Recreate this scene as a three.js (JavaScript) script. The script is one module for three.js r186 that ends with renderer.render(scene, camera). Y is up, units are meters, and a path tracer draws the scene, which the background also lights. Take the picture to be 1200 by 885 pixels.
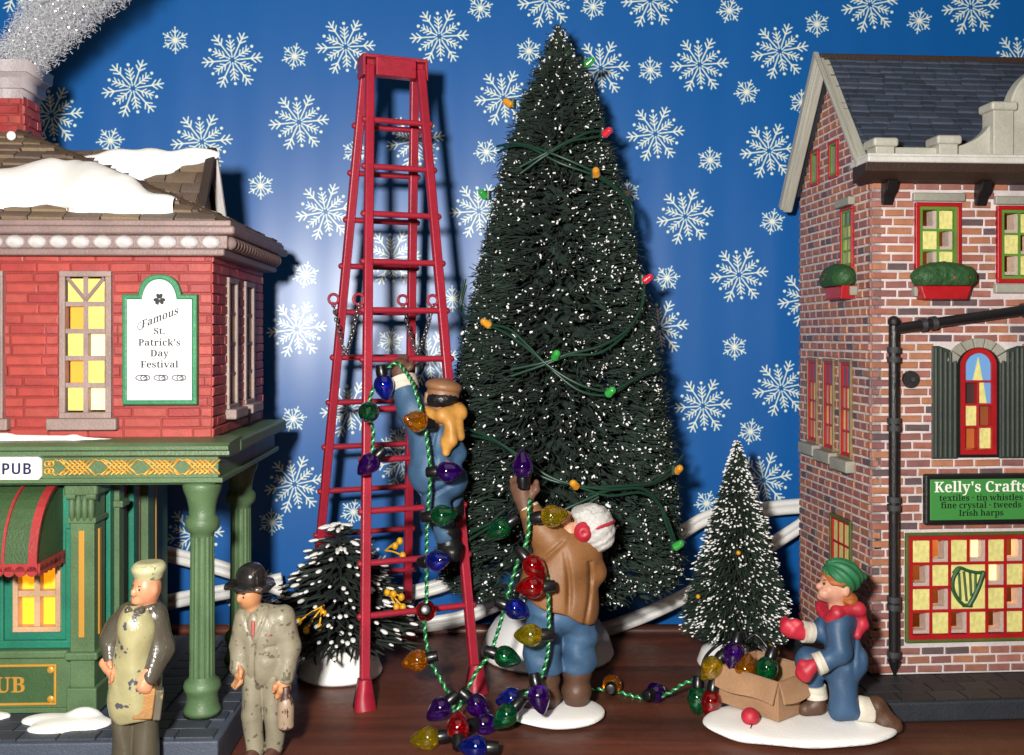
import * as THREE from 'three';
import { mergeGeometries, mergeVertices } from 'three/addons/utils/BufferGeometryUtils.js';
import { RoundedBoxGeometry } from 'three/addons/geometries/RoundedBoxGeometry.js';
import { MarchingCubes } from 'three/addons/objects/MarchingCubes.js';
import { FontLoader } from 'three/addons/loaders/FontLoader.js';
import { TextGeometry } from 'three/addons/geometries/TextGeometry.js';
import { RectAreaLightUniformsLib } from 'three/addons/lights/RectAreaLightUniformsLib.js';

// ---------------------------------------------------------------- camera, light, exposure
// A toy village on a table. World units are metres; everything below is written in centimetres
// and every top-level object is scaled by 0.01.
const scene = new THREE.Scene();
scene.background = new THREE.Color(0x000000);
const camera = new THREE.PerspectiveCamera(40.49, 1200 / 885, 0.01, 10);
camera.position.set(0, 0.1125, 0.35);
camera.lookAt(0, 0.1125, -1);
camera.setViewOffset(1200, 885, 0, 47.5, 1200, 885);      // lens shifted: the horizon lies above the middle
const renderer = new THREE.WebGLRenderer({ antialias: true });
renderer.toneMapping = THREE.LinearToneMapping;
renderer.toneMappingExposure = 1.0;
renderer.shadowMap.enabled = true;
RectAreaLightUniformsLib.init();
// the camera's own flash, up and to the left of the lens
const flash = new THREE.PointLight(0xfffaf2, 0.58, 0, 2);
flash.position.set(-0.041, 0.144, 0.352);
flash.castShadow = true; flash.shadow.radius = 0.5; flash.shadow.bias = -0.0005;
scene.add(flash);
// the dim room lamp overhead
const room = new THREE.RectAreaLight(0xffe8d0, 0.6, 1.6, 1.6);
room.position.set(0.2, 1.5, 0.7); room.lookAt(0, 0, 0);
scene.add(room);

// ---------------------------------------------------------------- helpers
let seed = 20241;
const rnd = () => { seed = (seed * 1664525 + 1013904223) >>> 0; return seed / 4294967296; };
const rr = (a, b) => a + (b - a) * rnd();
const V = (x, y, z) => new THREE.Vector3(x, y, z);
const taken = {};
function numbered(n) { taken[n] = (taken[n] || 0) + 1; return taken[n] === 1 ? n : n + '_' + String(taken[n] - 1).padStart(3, '0'); }
function finish(o) { o.castShadow = true; o.receiveShadow = true; return o; }
function thing(name, label, category, [x, y, z] = [0, 0, 0], turn = 0, group) {
  const o = new THREE.Group(); o.name = numbered(name); scene.add(o);
  o.position.set(x * 0.01, y * 0.01, z * 0.01); o.rotation.y = turn; o.scale.setScalar(0.01);
  o.userData = { label, category }; if (group) o.userData.group = group;
  return o;
}
function part(name, geo, mat, parent, pos, rot, scl) {
  const m = finish(new THREE.Mesh(geo || new THREE.BufferGeometry(), mat)); m.name = name; parent.add(m);
  if (pos) m.position.set(...pos); if (rot) m.rotation.set(...rot); if (scl) m.scale.set(...scl);
  return m;
}
function single(name, geo, mat, label, category, group) {          // a thing that is one mesh
  const m = finish(new THREE.Mesh(geo, mat)); m.name = numbered(name); scene.add(m); m.scale.setScalar(0.01);
  m.userData = { label, category }; if (group) m.userData.group = group; return m;
}
function structure(name, geo, mat) {
  const m = finish(new THREE.Mesh(geo, mat)); m.name = numbered(name); scene.add(m); m.scale.setScalar(0.01);
  m.userData = { kind: 'structure' }; return m;
}
function plain(g) { g = g.index ? g.toNonIndexed() : g; for (const k of Object.keys(g.attributes)) if (!['position', 'normal', 'uv', 'color'].includes(k)) g.deleteAttribute(k); return g; }
function merge(list) {
  const l = list.map(plain); const hasUv = l.every(g => g.attributes.uv), hasC = l.every(g => g.attributes.color);
  for (const g of l) { if (!hasUv) g.deleteAttribute('uv'); if (!hasC && g.attributes.color) g.deleteAttribute('color'); }
  return mergeGeometries(l);
}
function bx(x0, x1, y0, y1, z0, z1, r = 0) {
  const w = x1 - x0, h = y1 - y0, d = z1 - z0;
  const g = r ? new RoundedBoxGeometry(w, h, d, 2, r) : new THREE.BoxGeometry(w, h, d);
  g.translate((x0 + x1) / 2, (y0 + y1) / 2, (z0 + z1) / 2); return g;
}
function cyl(a, b, ra, rb = ra, seg = 12) {                        // between two points
  const A = V(...a), B = V(...b), d = B.clone().sub(A);
  const g = new THREE.CylinderGeometry(rb, ra, d.length(), seg, 1); g.translate(0, d.length() / 2, 0);
  g.applyQuaternion(new THREE.Quaternion().setFromUnitVectors(V(0, 1, 0), d.clone().normalize())); g.translate(A.x, A.y, A.z); return g;
}
function bar(a, b, w, t, side) {                                   // square bar between two points; side = its width direction
  const A = V(...a), B = V(...b), d = B.clone().sub(A), L = d.length(); d.normalize();
  const x = V(...side); x.addScaledVector(d, -x.dot(d)).normalize(); const z = x.clone().cross(d);
  const g = new RoundedBoxGeometry(w, L, t, 2, Math.min(w, t) * 0.22);
  g.applyMatrix4(new THREE.Matrix4().makeBasis(x, d, z)); const c = A.add(B).multiplyScalar(0.5); g.translate(c.x, c.y, c.z); return g;
}
function ball(x, y, z, r, sx = 1, sy = 1, sz = 1, seg = 14) { const g = new THREE.SphereGeometry(r, seg, Math.max(6, seg * 0.7 | 0)); g.scale(sx, sy, sz); g.translate(x, y, z); return g; }
function tube(pts, r, seg, rad = 7) { const c = new THREE.CatmullRomCurve3(pts.map(p => V(...p)), false, 'centripetal'); return new THREE.TubeGeometry(c, seg || pts.length * 6, r, rad, false); }
function lathe(prof, seg = 28) { return new THREE.LatheGeometry(prof.map(p => new THREE.Vector2(p[0], p[1])), seg); }
function extr(shape, depth, bev = 0, curve = 10) {
  return new THREE.ExtrudeGeometry(shape, { depth: depth - 2 * bev, bevelEnabled: bev > 0, bevelSize: bev, bevelThickness: bev, bevelOffset: -bev, bevelSegments: 2, curveSegments: curve });
}
function poly(pts, holes = []) {
  const s = new THREE.Shape(pts.map(p => new THREE.Vector2(...p)));
  for (const h of holes) s.holes.push(new THREE.Path(h.map(p => new THREE.Vector2(...p)))); return s;
}
const rect = (x0, x1, y0, y1) => [[x0, y0], [x1, y0], [x1, y1], [x0, y1]];
function tint(g, r, gg, b) { const n = g.attributes.position.count, a = new Float32Array(n * 3); for (let i = 0; i < n; i++) a.set([r, gg, b], i * 3); g.setAttribute('color', new THREE.BufferAttribute(a, 3)); return g; }
// smooth value noise
function h3(x, y, z) { let n = Math.imul(x, 374761393) + Math.imul(y, 668265263) + Math.imul(z, 2147483647 ^ 0x5bd1e995) | 0; n = Math.imul(n ^ (n >>> 13), 1274126177); return ((n ^ (n >>> 16)) >>> 0) / 4294967296; }
function vn(x, y, z = 0, per = 0) {
  const X = Math.floor(x), Y = Math.floor(y), Z = Math.floor(z); let u = x - X, v = y - Y, w = z - Z;
  u = u * u * (3 - 2 * u); v = v * v * (3 - 2 * v); w = w * w * (3 - 2 * w); const m = per ? a => ((a % per) + per) % per : a => a;
  const f = (i, j, k) => h3(m(X + i), m(Y + j), m(Z + k)); const L = (a, b, t) => a + (b - a) * t;
  return L(L(L(f(0, 0, 0), f(1, 0, 0), u), L(f(0, 1, 0), f(1, 1, 0), u), v), L(L(f(0, 0, 1), f(1, 0, 1), u), L(f(0, 1, 1), f(1, 1, 1), u), v), w);
}
function fbm(x, y, z, o, per) { let s = 0, a = 0.5, f = 1, t = 0; for (let i = 0; i < o; i++) { s += a * vn(x * f, y * f, z + i * 7, per ? per * f : 0); t += a; a *= 0.5; f *= 2; } return s / t; }
function dataTex(n, fn, srgb, rep = 1) {
  const d = new Uint8Array(n * n * 4); for (let y = 0; y < n; y++) for (let x = 0; x < n; x++) { const c = fn(x / n, y / n); const i = (y * n + x) * 4; d[i] = c[0]; d[i + 1] = c[1]; d[i + 2] = c[2]; d[i + 3] = 255; }
  const t = new THREE.DataTexture(d, n, n); t.magFilter = THREE.LinearFilter; t.minFilter = THREE.LinearFilter; t.wrapS = t.wrapT = THREE.RepeatWrapping; if (srgb) t.colorSpace = THREE.SRGBColorSpace; t.repeat.set(rep, rep); t.needsUpdate = true; return t;
}
const grey = v => { v = Math.max(0, Math.min(255, v * 255)); return [v, v, v]; };
const grainTex = dataTex(256, (u, v) => grey(0.55 * fbm(u * 8, v * 8, 1, 5, 8) + 0.45 * vn(u * 128, v * 128, 3, 128)), false);
const mottleTex = dataTex(256, (u, v) => { const k = 0.80 + 0.20 * fbm(u * 6, v * 6, 5, 5, 6) + 0.06 * (vn(u * 100, v * 100, 9, 100) - 0.5); return grey(k); }, true);
function std(hex, rough = 0.55, o = {}) { return new THREE.MeshStandardMaterial({ color: hex, roughness: rough, ...o }); }
function painted(hex, rough = 0.5, bump = 0.00008, o = {}) { return new THREE.MeshStandardMaterial({ color: hex, roughness: rough, bumpMap: grainTex, bumpScale: bump, map: mottleTex, ...o }); }
// triplanar-like uv in cm from position (dominant normal axis)
function uvBox(g, s = 0.25) {
  const p = g.attributes.position; if (!g.attributes.normal) g.computeVertexNormals(); const n = g.attributes.normal, uv = new Float32Array(p.count * 2);
  for (let i = 0; i < p.count; i++) {
    const ax = Math.abs(n.getX(i)), ay = Math.abs(n.getY(i)), az = Math.abs(n.getZ(i));
    let u, v; if (az >= ax && az >= ay) { u = p.getX(i); v = p.getY(i); } else if (ax >= ay) { u = p.getZ(i); v = p.getY(i); } else { u = p.getX(i); v = p.getZ(i); }
    uv[i * 2] = u * s; uv[i * 2 + 1] = v * s;
  }
  g.setAttribute('uv', new THREE.BufferAttribute(uv, 2)); return g;
}
// ---- signed-distance modelling for figures and snow: capsules and ellipsoids, joined smoothly
const C = (ax, ay, az, bx_, by, bz, ra, rb = ra) => ({ t: 0, ax, ay, az, dx: bx_ - ax, dy: by - ay, dz: bz - az, ra, rb });
const E = (x, y, z, a, b, c, rz = 0, ry = 0) => ({ t: 1, x, y, z, a, b, c, cz: Math.cos(rz), sz: Math.sin(rz), cy: Math.cos(ry), sy: Math.sin(ry) });
function pd(p, x, y, z) {
  if (p.t === 0) {
    const X = x - p.ax, Y = y - p.ay, Z = z - p.az, q = p.dx * p.dx + p.dy * p.dy + p.dz * p.dz || 1e-9; let h = (X * p.dx + Y * p.dy + Z * p.dz) / q; h = h < 0 ? 0 : h > 1 ? 1 : h;
    return Math.hypot(X - p.dx * h, Y - p.dy * h, Z - p.dz * h) - (p.ra + (p.rb - p.ra) * h);
  }
  let X = x - p.x, Y = y - p.y, Z = z - p.z; [X, Z] = [X * p.cy - Z * p.sy, X * p.sy + Z * p.cy]; [X, Y] = [X * p.cz + Y * p.sz, -X * p.sz + Y * p.cz];
  const a = X / p.a, b = Y / p.b, c = Z / p.c, k0 = Math.hypot(a, b, c), k1 = Math.hypot(a / p.a, b / p.b, c / p.c) || 1e-9; return k0 < 1e-6 ? -Math.min(p.a, p.b, p.c) : k0 * (k0 - 1) / k1;
}
function sdf(prims, { k = 0.1, cell = 0.055, mod = null, sub = [], pad = 0.12, ks = 0.04 } = {}) {
  const lo = [1e9, 1e9, 1e9], hi = [-1e9, -1e9, -1e9];
  for (const p of prims) {
    const R = p.t === 0 ? Math.max(p.ra, p.rb) : Math.max(p.a, p.b, p.c);
    const pts = p.t === 0 ? [[p.ax, p.ay, p.az], [p.ax + p.dx, p.ay + p.dy, p.az + p.dz]] : [[p.x, p.y, p.z]];
    for (const q of pts) for (let i = 0; i < 3; i++) { lo[i] = Math.min(lo[i], q[i] - R); hi[i] = Math.max(hi[i], q[i] + R); }
  }
  for (let i = 0; i < 3; i++) { lo[i] -= pad; hi[i] += pad; }
  const size = [0, 1, 2].map(i => hi[i] - lo[i]); const N = Math.max(20, Math.min(96, Math.ceil(Math.max(...size) / cell)));
  const mc = new MarchingCubes(N, new THREE.MeshBasicMaterial(), false, false, 120000); mc.isolation = 0;
  const H = N / 2, f = mc.field;
  const at = (i, ax) => lo[ax] + size[ax] * (i / N);
  for (let z = 0; z < N; z++) for (let y = 0; y < N; y++) for (let x = 0; x < N; x++) {
    const X = at(x, 0), Y = at(y, 1), Z = at(z, 2); let d = 1e9;
    for (const p of prims) { const e = pd(p, X, Y, Z); const h = Math.max(k - Math.abs(d - e), 0) / k; d = Math.min(d, e) - h * h * k * 0.25; }
    for (const p of sub) { const e = -pd(p, X, Y, Z); const h = Math.max(ks - Math.abs(d - e), 0) / ks; d = Math.max(d, e) + h * h * ks * 0.25; }
    if (mod) d = mod(d, X, Y, Z);
    f[z * N * N + y * N + x] = -d;
  }
  mc.update();
  const c = mc.count, pos = new Float32Array(c * 3);
  for (let i = 0; i < c; i++) for (let a = 0; a < 3; a++) pos[i * 3 + a] = lo[a] + size[a] * ((mc.positionArray[i * 3 + a] * H + H) / N);
  let g = new THREE.BufferGeometry(); g.setAttribute('position', new THREE.BufferAttribute(pos, 3));
  g = mergeVertices(g, 1e-4); g.computeVertexNormals(); return uvBox(g);
}
const smax = (a, b, k) => { const h = Math.max(k - Math.abs(a - b), 0) / k; return Math.max(a, b) + h * h * k * 0.25; };
const BIG= [[-14.48,20.75,0],[-10.8,21.95,1],[-17.41,19.63,1],[-11.94,18.76,1],[-8.29,19.61,1],[-6.5,22.58,2],[-7.28,16.14,0],[-2.86,23.07,2],[-.34,20.69,1],[-3.79,18.96,0],[-8.36,11.55,1],[-8.45,5.52,0],[-1.31,16.23,2],[5.67,19.28,1],[3.51,21.88,2],[7.42,22.02,2],[10.6,22.56,0],[10.16,18.61,1],[6.85,16.01,0],[8.98,13.71,1],[11.64,12.77,0],[5.84,11.62,1],[7.56,8.52,2],[10.66,9.22,0],[9.96,5.58,0],[14.18,24.41,0],[18.16,24.31,1],[5.47,24.58,2],[-12.26,3.61,1],[-6.33,8.42,1],[-4.72,14.36,2],[1.35,24.58,0],[20.08,22.15,1],[-3.26,10.41,1],[-4.35,6.39,0],[1.86,14.46,0],[1.69,8.38,1],[13.84,19.86,1],[16.54,20.53,0],[-18.62,24.57,0],[-15.57,25.03,1],[-8.94,25.48,2],[-5.02,25.8,0],[-1.35,25.9,1],[9.45,26.1,1],[13.5,26.61,2],[1.35,18.51,2],[3.38,5.68,1],[12.82,8.72,2],[12.82,15.13,0],[16.88,13.44,1],[18.56,9.39,0],[-13.08,14.36,1],[-15.57,11.09,0],[-18.01,14.31,2],[-14.64,5.88,1],[-9.9,1.18,1],[-6.01,2.41,2],[-21.01,20.64,0],[-21.61,15.54,1],[-20.72,10.45,2],[22.27,22.56,0],[22.95,16.14,1],[21.94,10.41,2]] ;
const SMALL= [[-12.92,22.63],[-8.45,22.16],[-15.29,18.72],[-9.74,17.1],[-8.03,13.67],[-8.49,8.07],[-6.14,18.49],[-1.25,24.22],[-1.01,18.56],[5.47,21.81],[3.21,24.31],[8.61,24.18],[12.08,23.64],[16.13,23.77],[9.28,20.94],[7.83,18.24],[10.29,15.81],[6.14,13.58],[8.81,10.85],[9.45,7.5],[7.7,4.67],[-9.32,4.07],[-4.78,11.08],[-10.8,15.13],[4.56,16.95],[-6.2,4.41],[-4.42,7.23],[.67,22.55],[-17.41,22.69],[18.56,25.59],[-2.35,12.76],[3.38,10.41],[-11.82,10.43],[15.19,15.81],[13.16,11.76],[-16.49,8.5],[11.47,20.53]] ;
const WIRES=[ [[17.82,-1.36],[17.79,-.83],[17.65,-.53],[17.12,-.04],[16.66,.45],[16.15,.83],[15.63,1.06],[15.02,1]],
[[16.83,-.59],[17.31,-.24],[17.81,.16],[18.04,.48],[18.18,.8]],
[[13.2,-1.51],[12.24,-1.52],[11.67,-.74],[11.39,-.49],[10.89,-.3],[10.38,-.15],[9.63,.13],[9.48,.37],[9.87,.62],[10.25,1.02]],
[[10.1,-.45],[10.43,-.15],[10.68,.03],[10.84,.3],[11.39,.58],[12.24,.85],[12.98,.98]],
[[8.17,-.86],[7.97,-.57],[7.65,-.41],[7.22,-.27],[6.84,-.11],[6.63,.06],[6.37,.31],[6.34,.6],[5.86,.76],[5.22,.84],[4.4,.94]],
[[6.44,.17],[6.52,.45],[6.54,.7],[6.82,.96],[7.12,1.35]],
[[4.84,-.73],[5.45,-.46],[5.6,-.14],[5.9,.05],[6.3,.24]] ];
const TREE_BULBS=[ ['red',18.13,.72],['amber',16.66,.42],['green',20.71,.81],['amber',19.34,-1.14],['green',16.13,-1.18],['red',13.17,.95],['amber',11.67,-.71],['green',10.65,-.07],['green',9.49,.35],['amber',6.65,.06],['amber',6.85,.99],['green',4.45,.89] ];
const S1= [[-4.28,7.68,3.7],[-4.25,8.38,3.7],[-4.4,9.08,3.6],[-4.27,9.67,3.4],[-4.01,10.11,3.1],[-3.66,10.42,2.7],[-3.1,9.91,3.5],[-2.89,9.52,4.05],[-2.67,8.82,4.25],[-2.52,8.07,4.45],[-2.44,7.18,4.5],[-2.52,6.02,4.4],[-2.58,4.68,4.1],[-2.58,3.4,4.1],[-2.63,2.37,4.1],[-2.43,1.53,4.3],[-2.08,.96,4.5],[-1.76,.5,4.8],[-1.62,.3,6]] ;
const S2= [[-1.82,.19,6.95],[-1.76,.13,6],[-1.48,.64,5.4],[-1.3,.96,5.1],[-1,1.47,4.9],[-.68,1.86,4.8],[-.38,2.66,4.7],[-.18,3.4,4.6],[0,4.03,4.6],[.2,4.66,4.6],[.45,5.1,4.9],[.55,5.77,5.1],[.52,6.19,5.1]] ;
const S3= [[.52,6.52,5.1],[.49,6.21,5.5],[.47,5.62,5.6],[.39,5.15,5.7],[.68,4.92,5.8],[.92,4.63,5.9],[1.01,4.15,6.1],[1.03,3.44,6.15],[1.04,2.69,6.05],[.97,2.04,5.9],[.8,1.55,5.9],[.53,1.27,6],[.19,.93,6]] ;
const S4= [[2.43,.1,2.6],[3.12,.11,2.7],[3.73,.05,3],[4.33,.12,3.5],[4.84,.34,3.6],[5.2,.67,3.8],[5.55,.87,4],[5.95,1.01,4.2],[6.25,1.3,4.4]] ;
const S5= [[5.66,1.18,4.4],[5.8,1.57,4.2],[6.2,1.9,4],[6.57,2.14,4.2],[6.91,2.18,4.5],[7.22,2.41,4.6],[7.55,2.06,4.8],[7.58,1.93,5]] ;
const B1=[ ['blue',[-4.02,10.23,3.5],[-3.88,9.39,3.5]],['green',[-4.29,9.11,4],[-4.27,8.95,4.7]],['purple',[-4,7.74,3.8],[-4.56,7.18,3.9]],['amber',[-2.48,8.67,4.6],[-2.99,8.83,5.1]],['purple',[-2.38,7.25,4.65],[-1.43,7.3,4.8]],['green',[-2.54,5.89,4.5],[-1.64,6.02,4.7]],['blue',[-2.66,4.5,4.3],[-1.97,4.66,4.7]],['red',[-2.58,3.09,4.4],[-2.65,2.8,3.5]],['amber',[-2.36,1.72,4.5],[-3,1.57,4.5]],['purple',[-1.73,.68,5],[-2.38,.17,5.2]] ];
const B2=[ ['purple',[-1.39,.88,5.3],[-.72,.35,5.4]],['yellow',[-1.85,.29,6.9],[-2.73,.21,7]],['red',[-1.45,-.04,7.4],[-1.49,.63,7]],['blue',[-.5,.19,7.7],[-1.36,.33,7.7]],['purple',[-1.16,.22,6.1],[-.68,-.02,5.8]],['green',[-.65,1.96,4.8],[.15,1.74,4.9]],['blue',[-.33,3.4,4.8],[.65,3.07,5]],['green',[.05,5.79,4.4],[-.76,5.28,4.5]] ];
const B3=[ ['purple',[.32,6.99,5.1],[.3,7.69,5.1]],['yellow',[.69,6.06,5.6],[1.56,6.19,5.8]],['red',[.29,5.09,5.9],[.98,4.39,6.2]],['red',[1.05,4.27,6.3],[.24,4.24,6.4]],['yellow',[1,2.9,6.3],[.05,2.91,6.4]],['purple',[.65,1.59,6.1],[.79,1.01,6.3]],['blue',[.39,1.06,5.9],[-.15,.87,5.7]],['green',[.19,.92,6.1],[-.5,.33,6.4]] ];
const B4=[ ['amber',[3.08,.27,3.1],[3.23,-.01,2.2]],['purple',[4.17,.24,3.7],[4.63,.03,3.1]],['green',[5.58,.91,4.3],[5.52,.24,4.5]],['red',[5.98,.91,4.6],[5.84,.18,4.8]] ];
const B5=[ ['yellow',[6.26,1.8,4.6],[5.54,1.08,4.8]],['purple',[6.67,2.36,4.7],[6.4,1.5,5]],['amber',[6.68,1.08,5.1],[6.9,1.86,5.1]],['green',[7.6,2.03,5.1],[7.28,1.3,5.3]] ];
const C1= [[13.07,4.81,-4.2],[11.19,4.73,-4.5],[9.73,4.58,-4.6],[7.66,4.29,-4.6],[6.62,3.75,-4.5],[5.57,3.06,-4.3],[4.55,2.57,-4]] ;
const C2= [[13.07,5.37,-4.2],[11.82,4.52,-4.4],[11.16,4.03,-4.4],[10.02,3.32,-4.3],[8.82,2.59,-4.2],[7.62,2.01,-3.9],[6.13,1.25,-3.7],[4.5,.57,-3.6],[2.9,.09,-3.6],[1.29,-.01,-3.6]] ;
const C3= [[1.3,1.66,-4],[-.32,1.2,-3.9],[-1.94,.61,-3.7],[-3.54,.38,-3.6],[-4.68,.28,-3.7],[-6.5,.69,-4]] ;
const C4= [[-1.31,2.31,-4.3],[-2.61,1.78,-4.2],[-3.91,1.47,-4.1],[-5.23,1.29,-4.2]] ;
const C5= [[-14.25,3.49,-3],[-12.98,3.24,-3],[-10.61,2.61,-3],[-8.62,1.83,-3.3]] ;
const C6= [[-13.54,1.26,-2.8],[-12.13,1.58,-2.8],[-10.7,1.78,-3],[-8.62,2.15,-3.3]] ;
// ---------------------------------------------------------------- the backdrop paper and the table
const paperZ = x => { const t = Math.max(0, 2 - x); return -5.5 + 0.14 * (Math.sqrt(t * t + 64) - 8) + 0.008 * Math.sin(x * 1.9 + 1) + 0.004 * Math.sin(x * 4.3); };
{
  const X0 = -26, X1 = 26, Y0 = -4, Y1 = 29, W = 2048, H = 1300, k = W / (X1 - X0);
  const cv = document.createElement('canvas'); cv.width = W; cv.height = H; const g = cv.getContext('2d');
  g.fillStyle = '#0a5aa4'; g.fillRect(0, 0, W, H);
  const S = '#e9ecdf'; g.strokeStyle = S; g.fillStyle = S; g.lineCap = 'round';
  const line = (x0, y0, x1, y1) => { g.beginPath(); g.moveTo(x0, y0); g.lineTo(x1, y1); g.stroke(); };
  const dot = (x, y, r) => { g.beginPath(); g.arc(x, y, r, 0, 7); g.fill(); };
  function big(cx, cy, R, a0) {
    for (let i = 0; i < 6; i++) {
      g.save(); g.translate(cx, cy); g.rotate(a0 + i * Math.PI / 3); g.lineWidth = R * 0.05;
      line(R * 0.14, 0, R, 0);                                     // long arm with two pairs of barbs at its end
      for (const q of [0.62, 0.78]) for (const s of [-1, 1]) line(R * q, 0, R * (q + 0.15), s * R * 0.15);
      g.rotate(Math.PI / 6); g.lineWidth = R * 0.044; line(R * 0.16, 0, R * 0.68, 0);   // short fern arm
      for (const q of [0.28, 0.41, 0.54]) for (const s of [-1, 1]) line(R * q, 0, R * (q + 0.13), s * R * 0.125);
      dot(R * 0.80, 0, R * 0.055); dot(R * 0.11, 0, R * 0.034);
      g.restore();
    }
  }
  function small(cx, cy, R, a0) {
    for (let i = 0; i < 6; i++) {
      g.save(); g.translate(cx, cy); g.rotate(a0 + i * Math.PI / 3); g.lineWidth = R * 0.10;
      line(0, 0, R * 0.84, 0); for (const s of [-1, 1]) line(R * 0.55, 0, R * 0.74, s * R * 0.2); dot(R * 0.95, 0, R * 0.07);
      g.rotate(Math.PI / 6); g.lineWidth = R * 0.08; line(0, 0, R * 0.55, 0); dot(R * 0.68, 0, R * 0.07); g.restore();
    }
    dot(cx, cy, R * 0.14);
  }
  const at = (x, y) => [(x - X0) * k, (Y1 - y) / (Y1 - Y0) * H];
  BIG.forEach(([x, y, r]) => { const [u, v] = at(x, y); big(u, v, 1.14 * k, [-0.1, 0.08, 0.02][r] + (r === 1 ? -1.15 : 0) + 0.95); });
  SMALL.forEach(([x, y], i) => { const [u, v] = at(x, y); small(u, v, 0.52 * k, 0.5 + (i % 3) * 0.2); });
  const tex = new THREE.CanvasTexture(cv); tex.colorSpace = THREE.SRGBColorSpace;
  const nx = 260, ny = 8, geo = new THREE.PlaneGeometry(X1 - X0, Y1 - Y0, nx, ny); geo.translate(0, (Y0 + Y1) / 2, 0);
  const p = geo.attributes.position; for (let i = 0; i < p.count; i++) p.setZ(i, paperZ(p.getX(i)) + 0.05 * Math.sin(p.getY(i) * 0.35 + p.getX(i) * 0.2));
  geo.computeVertexNormals();
  const fibre = dataTex(512, (u, v) => grey(0.5 * fbm(u * 60, v * 60, 1, 3, 60) + 0.5 * vn(u * 256, v * 256, 5, 256)), false); fibre.repeat.set(9, 6);
  const m = new THREE.MeshPhysicalMaterial({ map: tex, roughness: 0.42, specularIntensity: 0.4, clearcoat: 0.5, clearcoatRoughness: 0.3, bumpMap: fibre, bumpScale: 0.000005, side: THREE.DoubleSide });
  structure('backdrop_paper', geo, m);
}
{
  const n = 1024, wood = dataTex(n, (u, v) => {
    const g = fbm(u * 3 + 0.3 * fbm(u * 4, v * 30, 2, 3, 0), v * 46, 4, 4), f = vn(u * 20, v * 300, 8), sp = vn(u * 330, v * 330, 4) > 0.93 ? 0.10 : 0, mo = fbm(u * 7, v * 7, 11, 4);
    const k = 0.62 + 0.5 * (g - 0.5) + 0.14 * (f - 0.5) + 0.35 * (mo - 0.5); return [126 * k + 90 * sp + 10, 68 * k + 90 * sp + 6, 48 * k + 90 * sp + 5];
  }, true);
  const dust = dataTex(512, (u, v) => grey(0.34 + 0.22 * fbm(u * 6, v * 6, 3, 4, 6) + 0.15 * (vn(u * 120, v * 120, 2, 120) - 0.4)), false); dust.repeat.set(2, 2);
  const dustB = dataTex(512, (u, v) => grey(vn(u * 200, v * 200, 2, 200) > 0.9 ? 0.8 : 0.3 + 0.2 * vn(u * 60, v * 60, 3, 60)), false); dustB.repeat.set(2, 2);
  const m = new THREE.MeshStandardMaterial({ map: wood, roughnessMap: dust, roughness: 1, bumpMap: dustB, bumpScale: 0.00005 });
  const g = new THREE.PlaneGeometry(70, 46.1, 1, 1); g.rotateX(-Math.PI / 2); g.translate(0, 0, 19);
  const top = bx(-35, 35, -2.5, 0, -4.05, 42, 0); const p = top.attributes.position, uv = top.attributes.uv;
  for (let i = 0; i < p.count; i++) uv.setXY(i, p.getX(i) / 46, (p.getZ(i) + p.getY(i)) / 46);
  const t = structure('table_top', top, m);
  const lip = new THREE.CylinderGeometry(0.27, 0.27, 70, 16, 1); lip.rotateZ(Math.PI / 2); lip.scale(1, 0.8, 1); lip.translate(0, 0.05, -4.1);
  const q = lip.attributes.position, w = lip.attributes.uv; for (let i = 0; i < q.count; i++) w.setXY(i, q.getX(i) / 46, q.getY(i) / 40);
  part('table_edge', lip, std(0x7a4424, 0.4, { map: wood, color: 0xffffff }), t);
}
// ---------------------------------------------------------------- bricks, shingles, windows
// one unit brick: 1 x 1 x 1, front edges chamfered, slightly uneven (four variants)
function brickGeo(v) {
  const c = 0.10, j = () => (h3(v * 31 + (brickGeo.n = (brickGeo.n || 0) + 1), 7, 3) - 0.5) * 0.17;
  const b = [[-0.5, -0.5], [0.5, -0.5], [0.5, 0.5], [-0.5, 0.5]].map(([x, y]) => [x * (1 + j() * 0.3), y * (1 + j() * 0.6)]);
  const f = b.map(([x, y]) => [x * (1 - c * 0.7), y * (1 - c * 2.2), 1 + j() * 1.6]);
  const P = [], U = [], q = (A, B, D, F) => { for (const p of [A, B, D, A, D, F]) { P.push(...p); U.push((p[0] + 0.5) * 0.4 + v * 0.23, (p[1] + 0.5) * 0.14 + v * 0.31); } };
  const B = b.map(p => [...p, 0]), M = b.map(p => [...p, 0.55]);
  q(f[0], f[1], f[2], f[3]);
  for (let i = 0; i < 4; i++) { const n = (i + 1) % 4; q(M[i], M[n], f[n], f[i]); q(B[i], B[n], M[n], M[i]); }
  const g = new THREE.BufferGeometry(); g.setAttribute('position', new THREE.Float32BufferAttribute(P, 3)); g.setAttribute('uv', new THREE.Float32BufferAttribute(U, 2)); g.computeVertexNormals(); return g;
}
const BRICKS = [0, 1, 2, 3].map(brickGeo);
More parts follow.
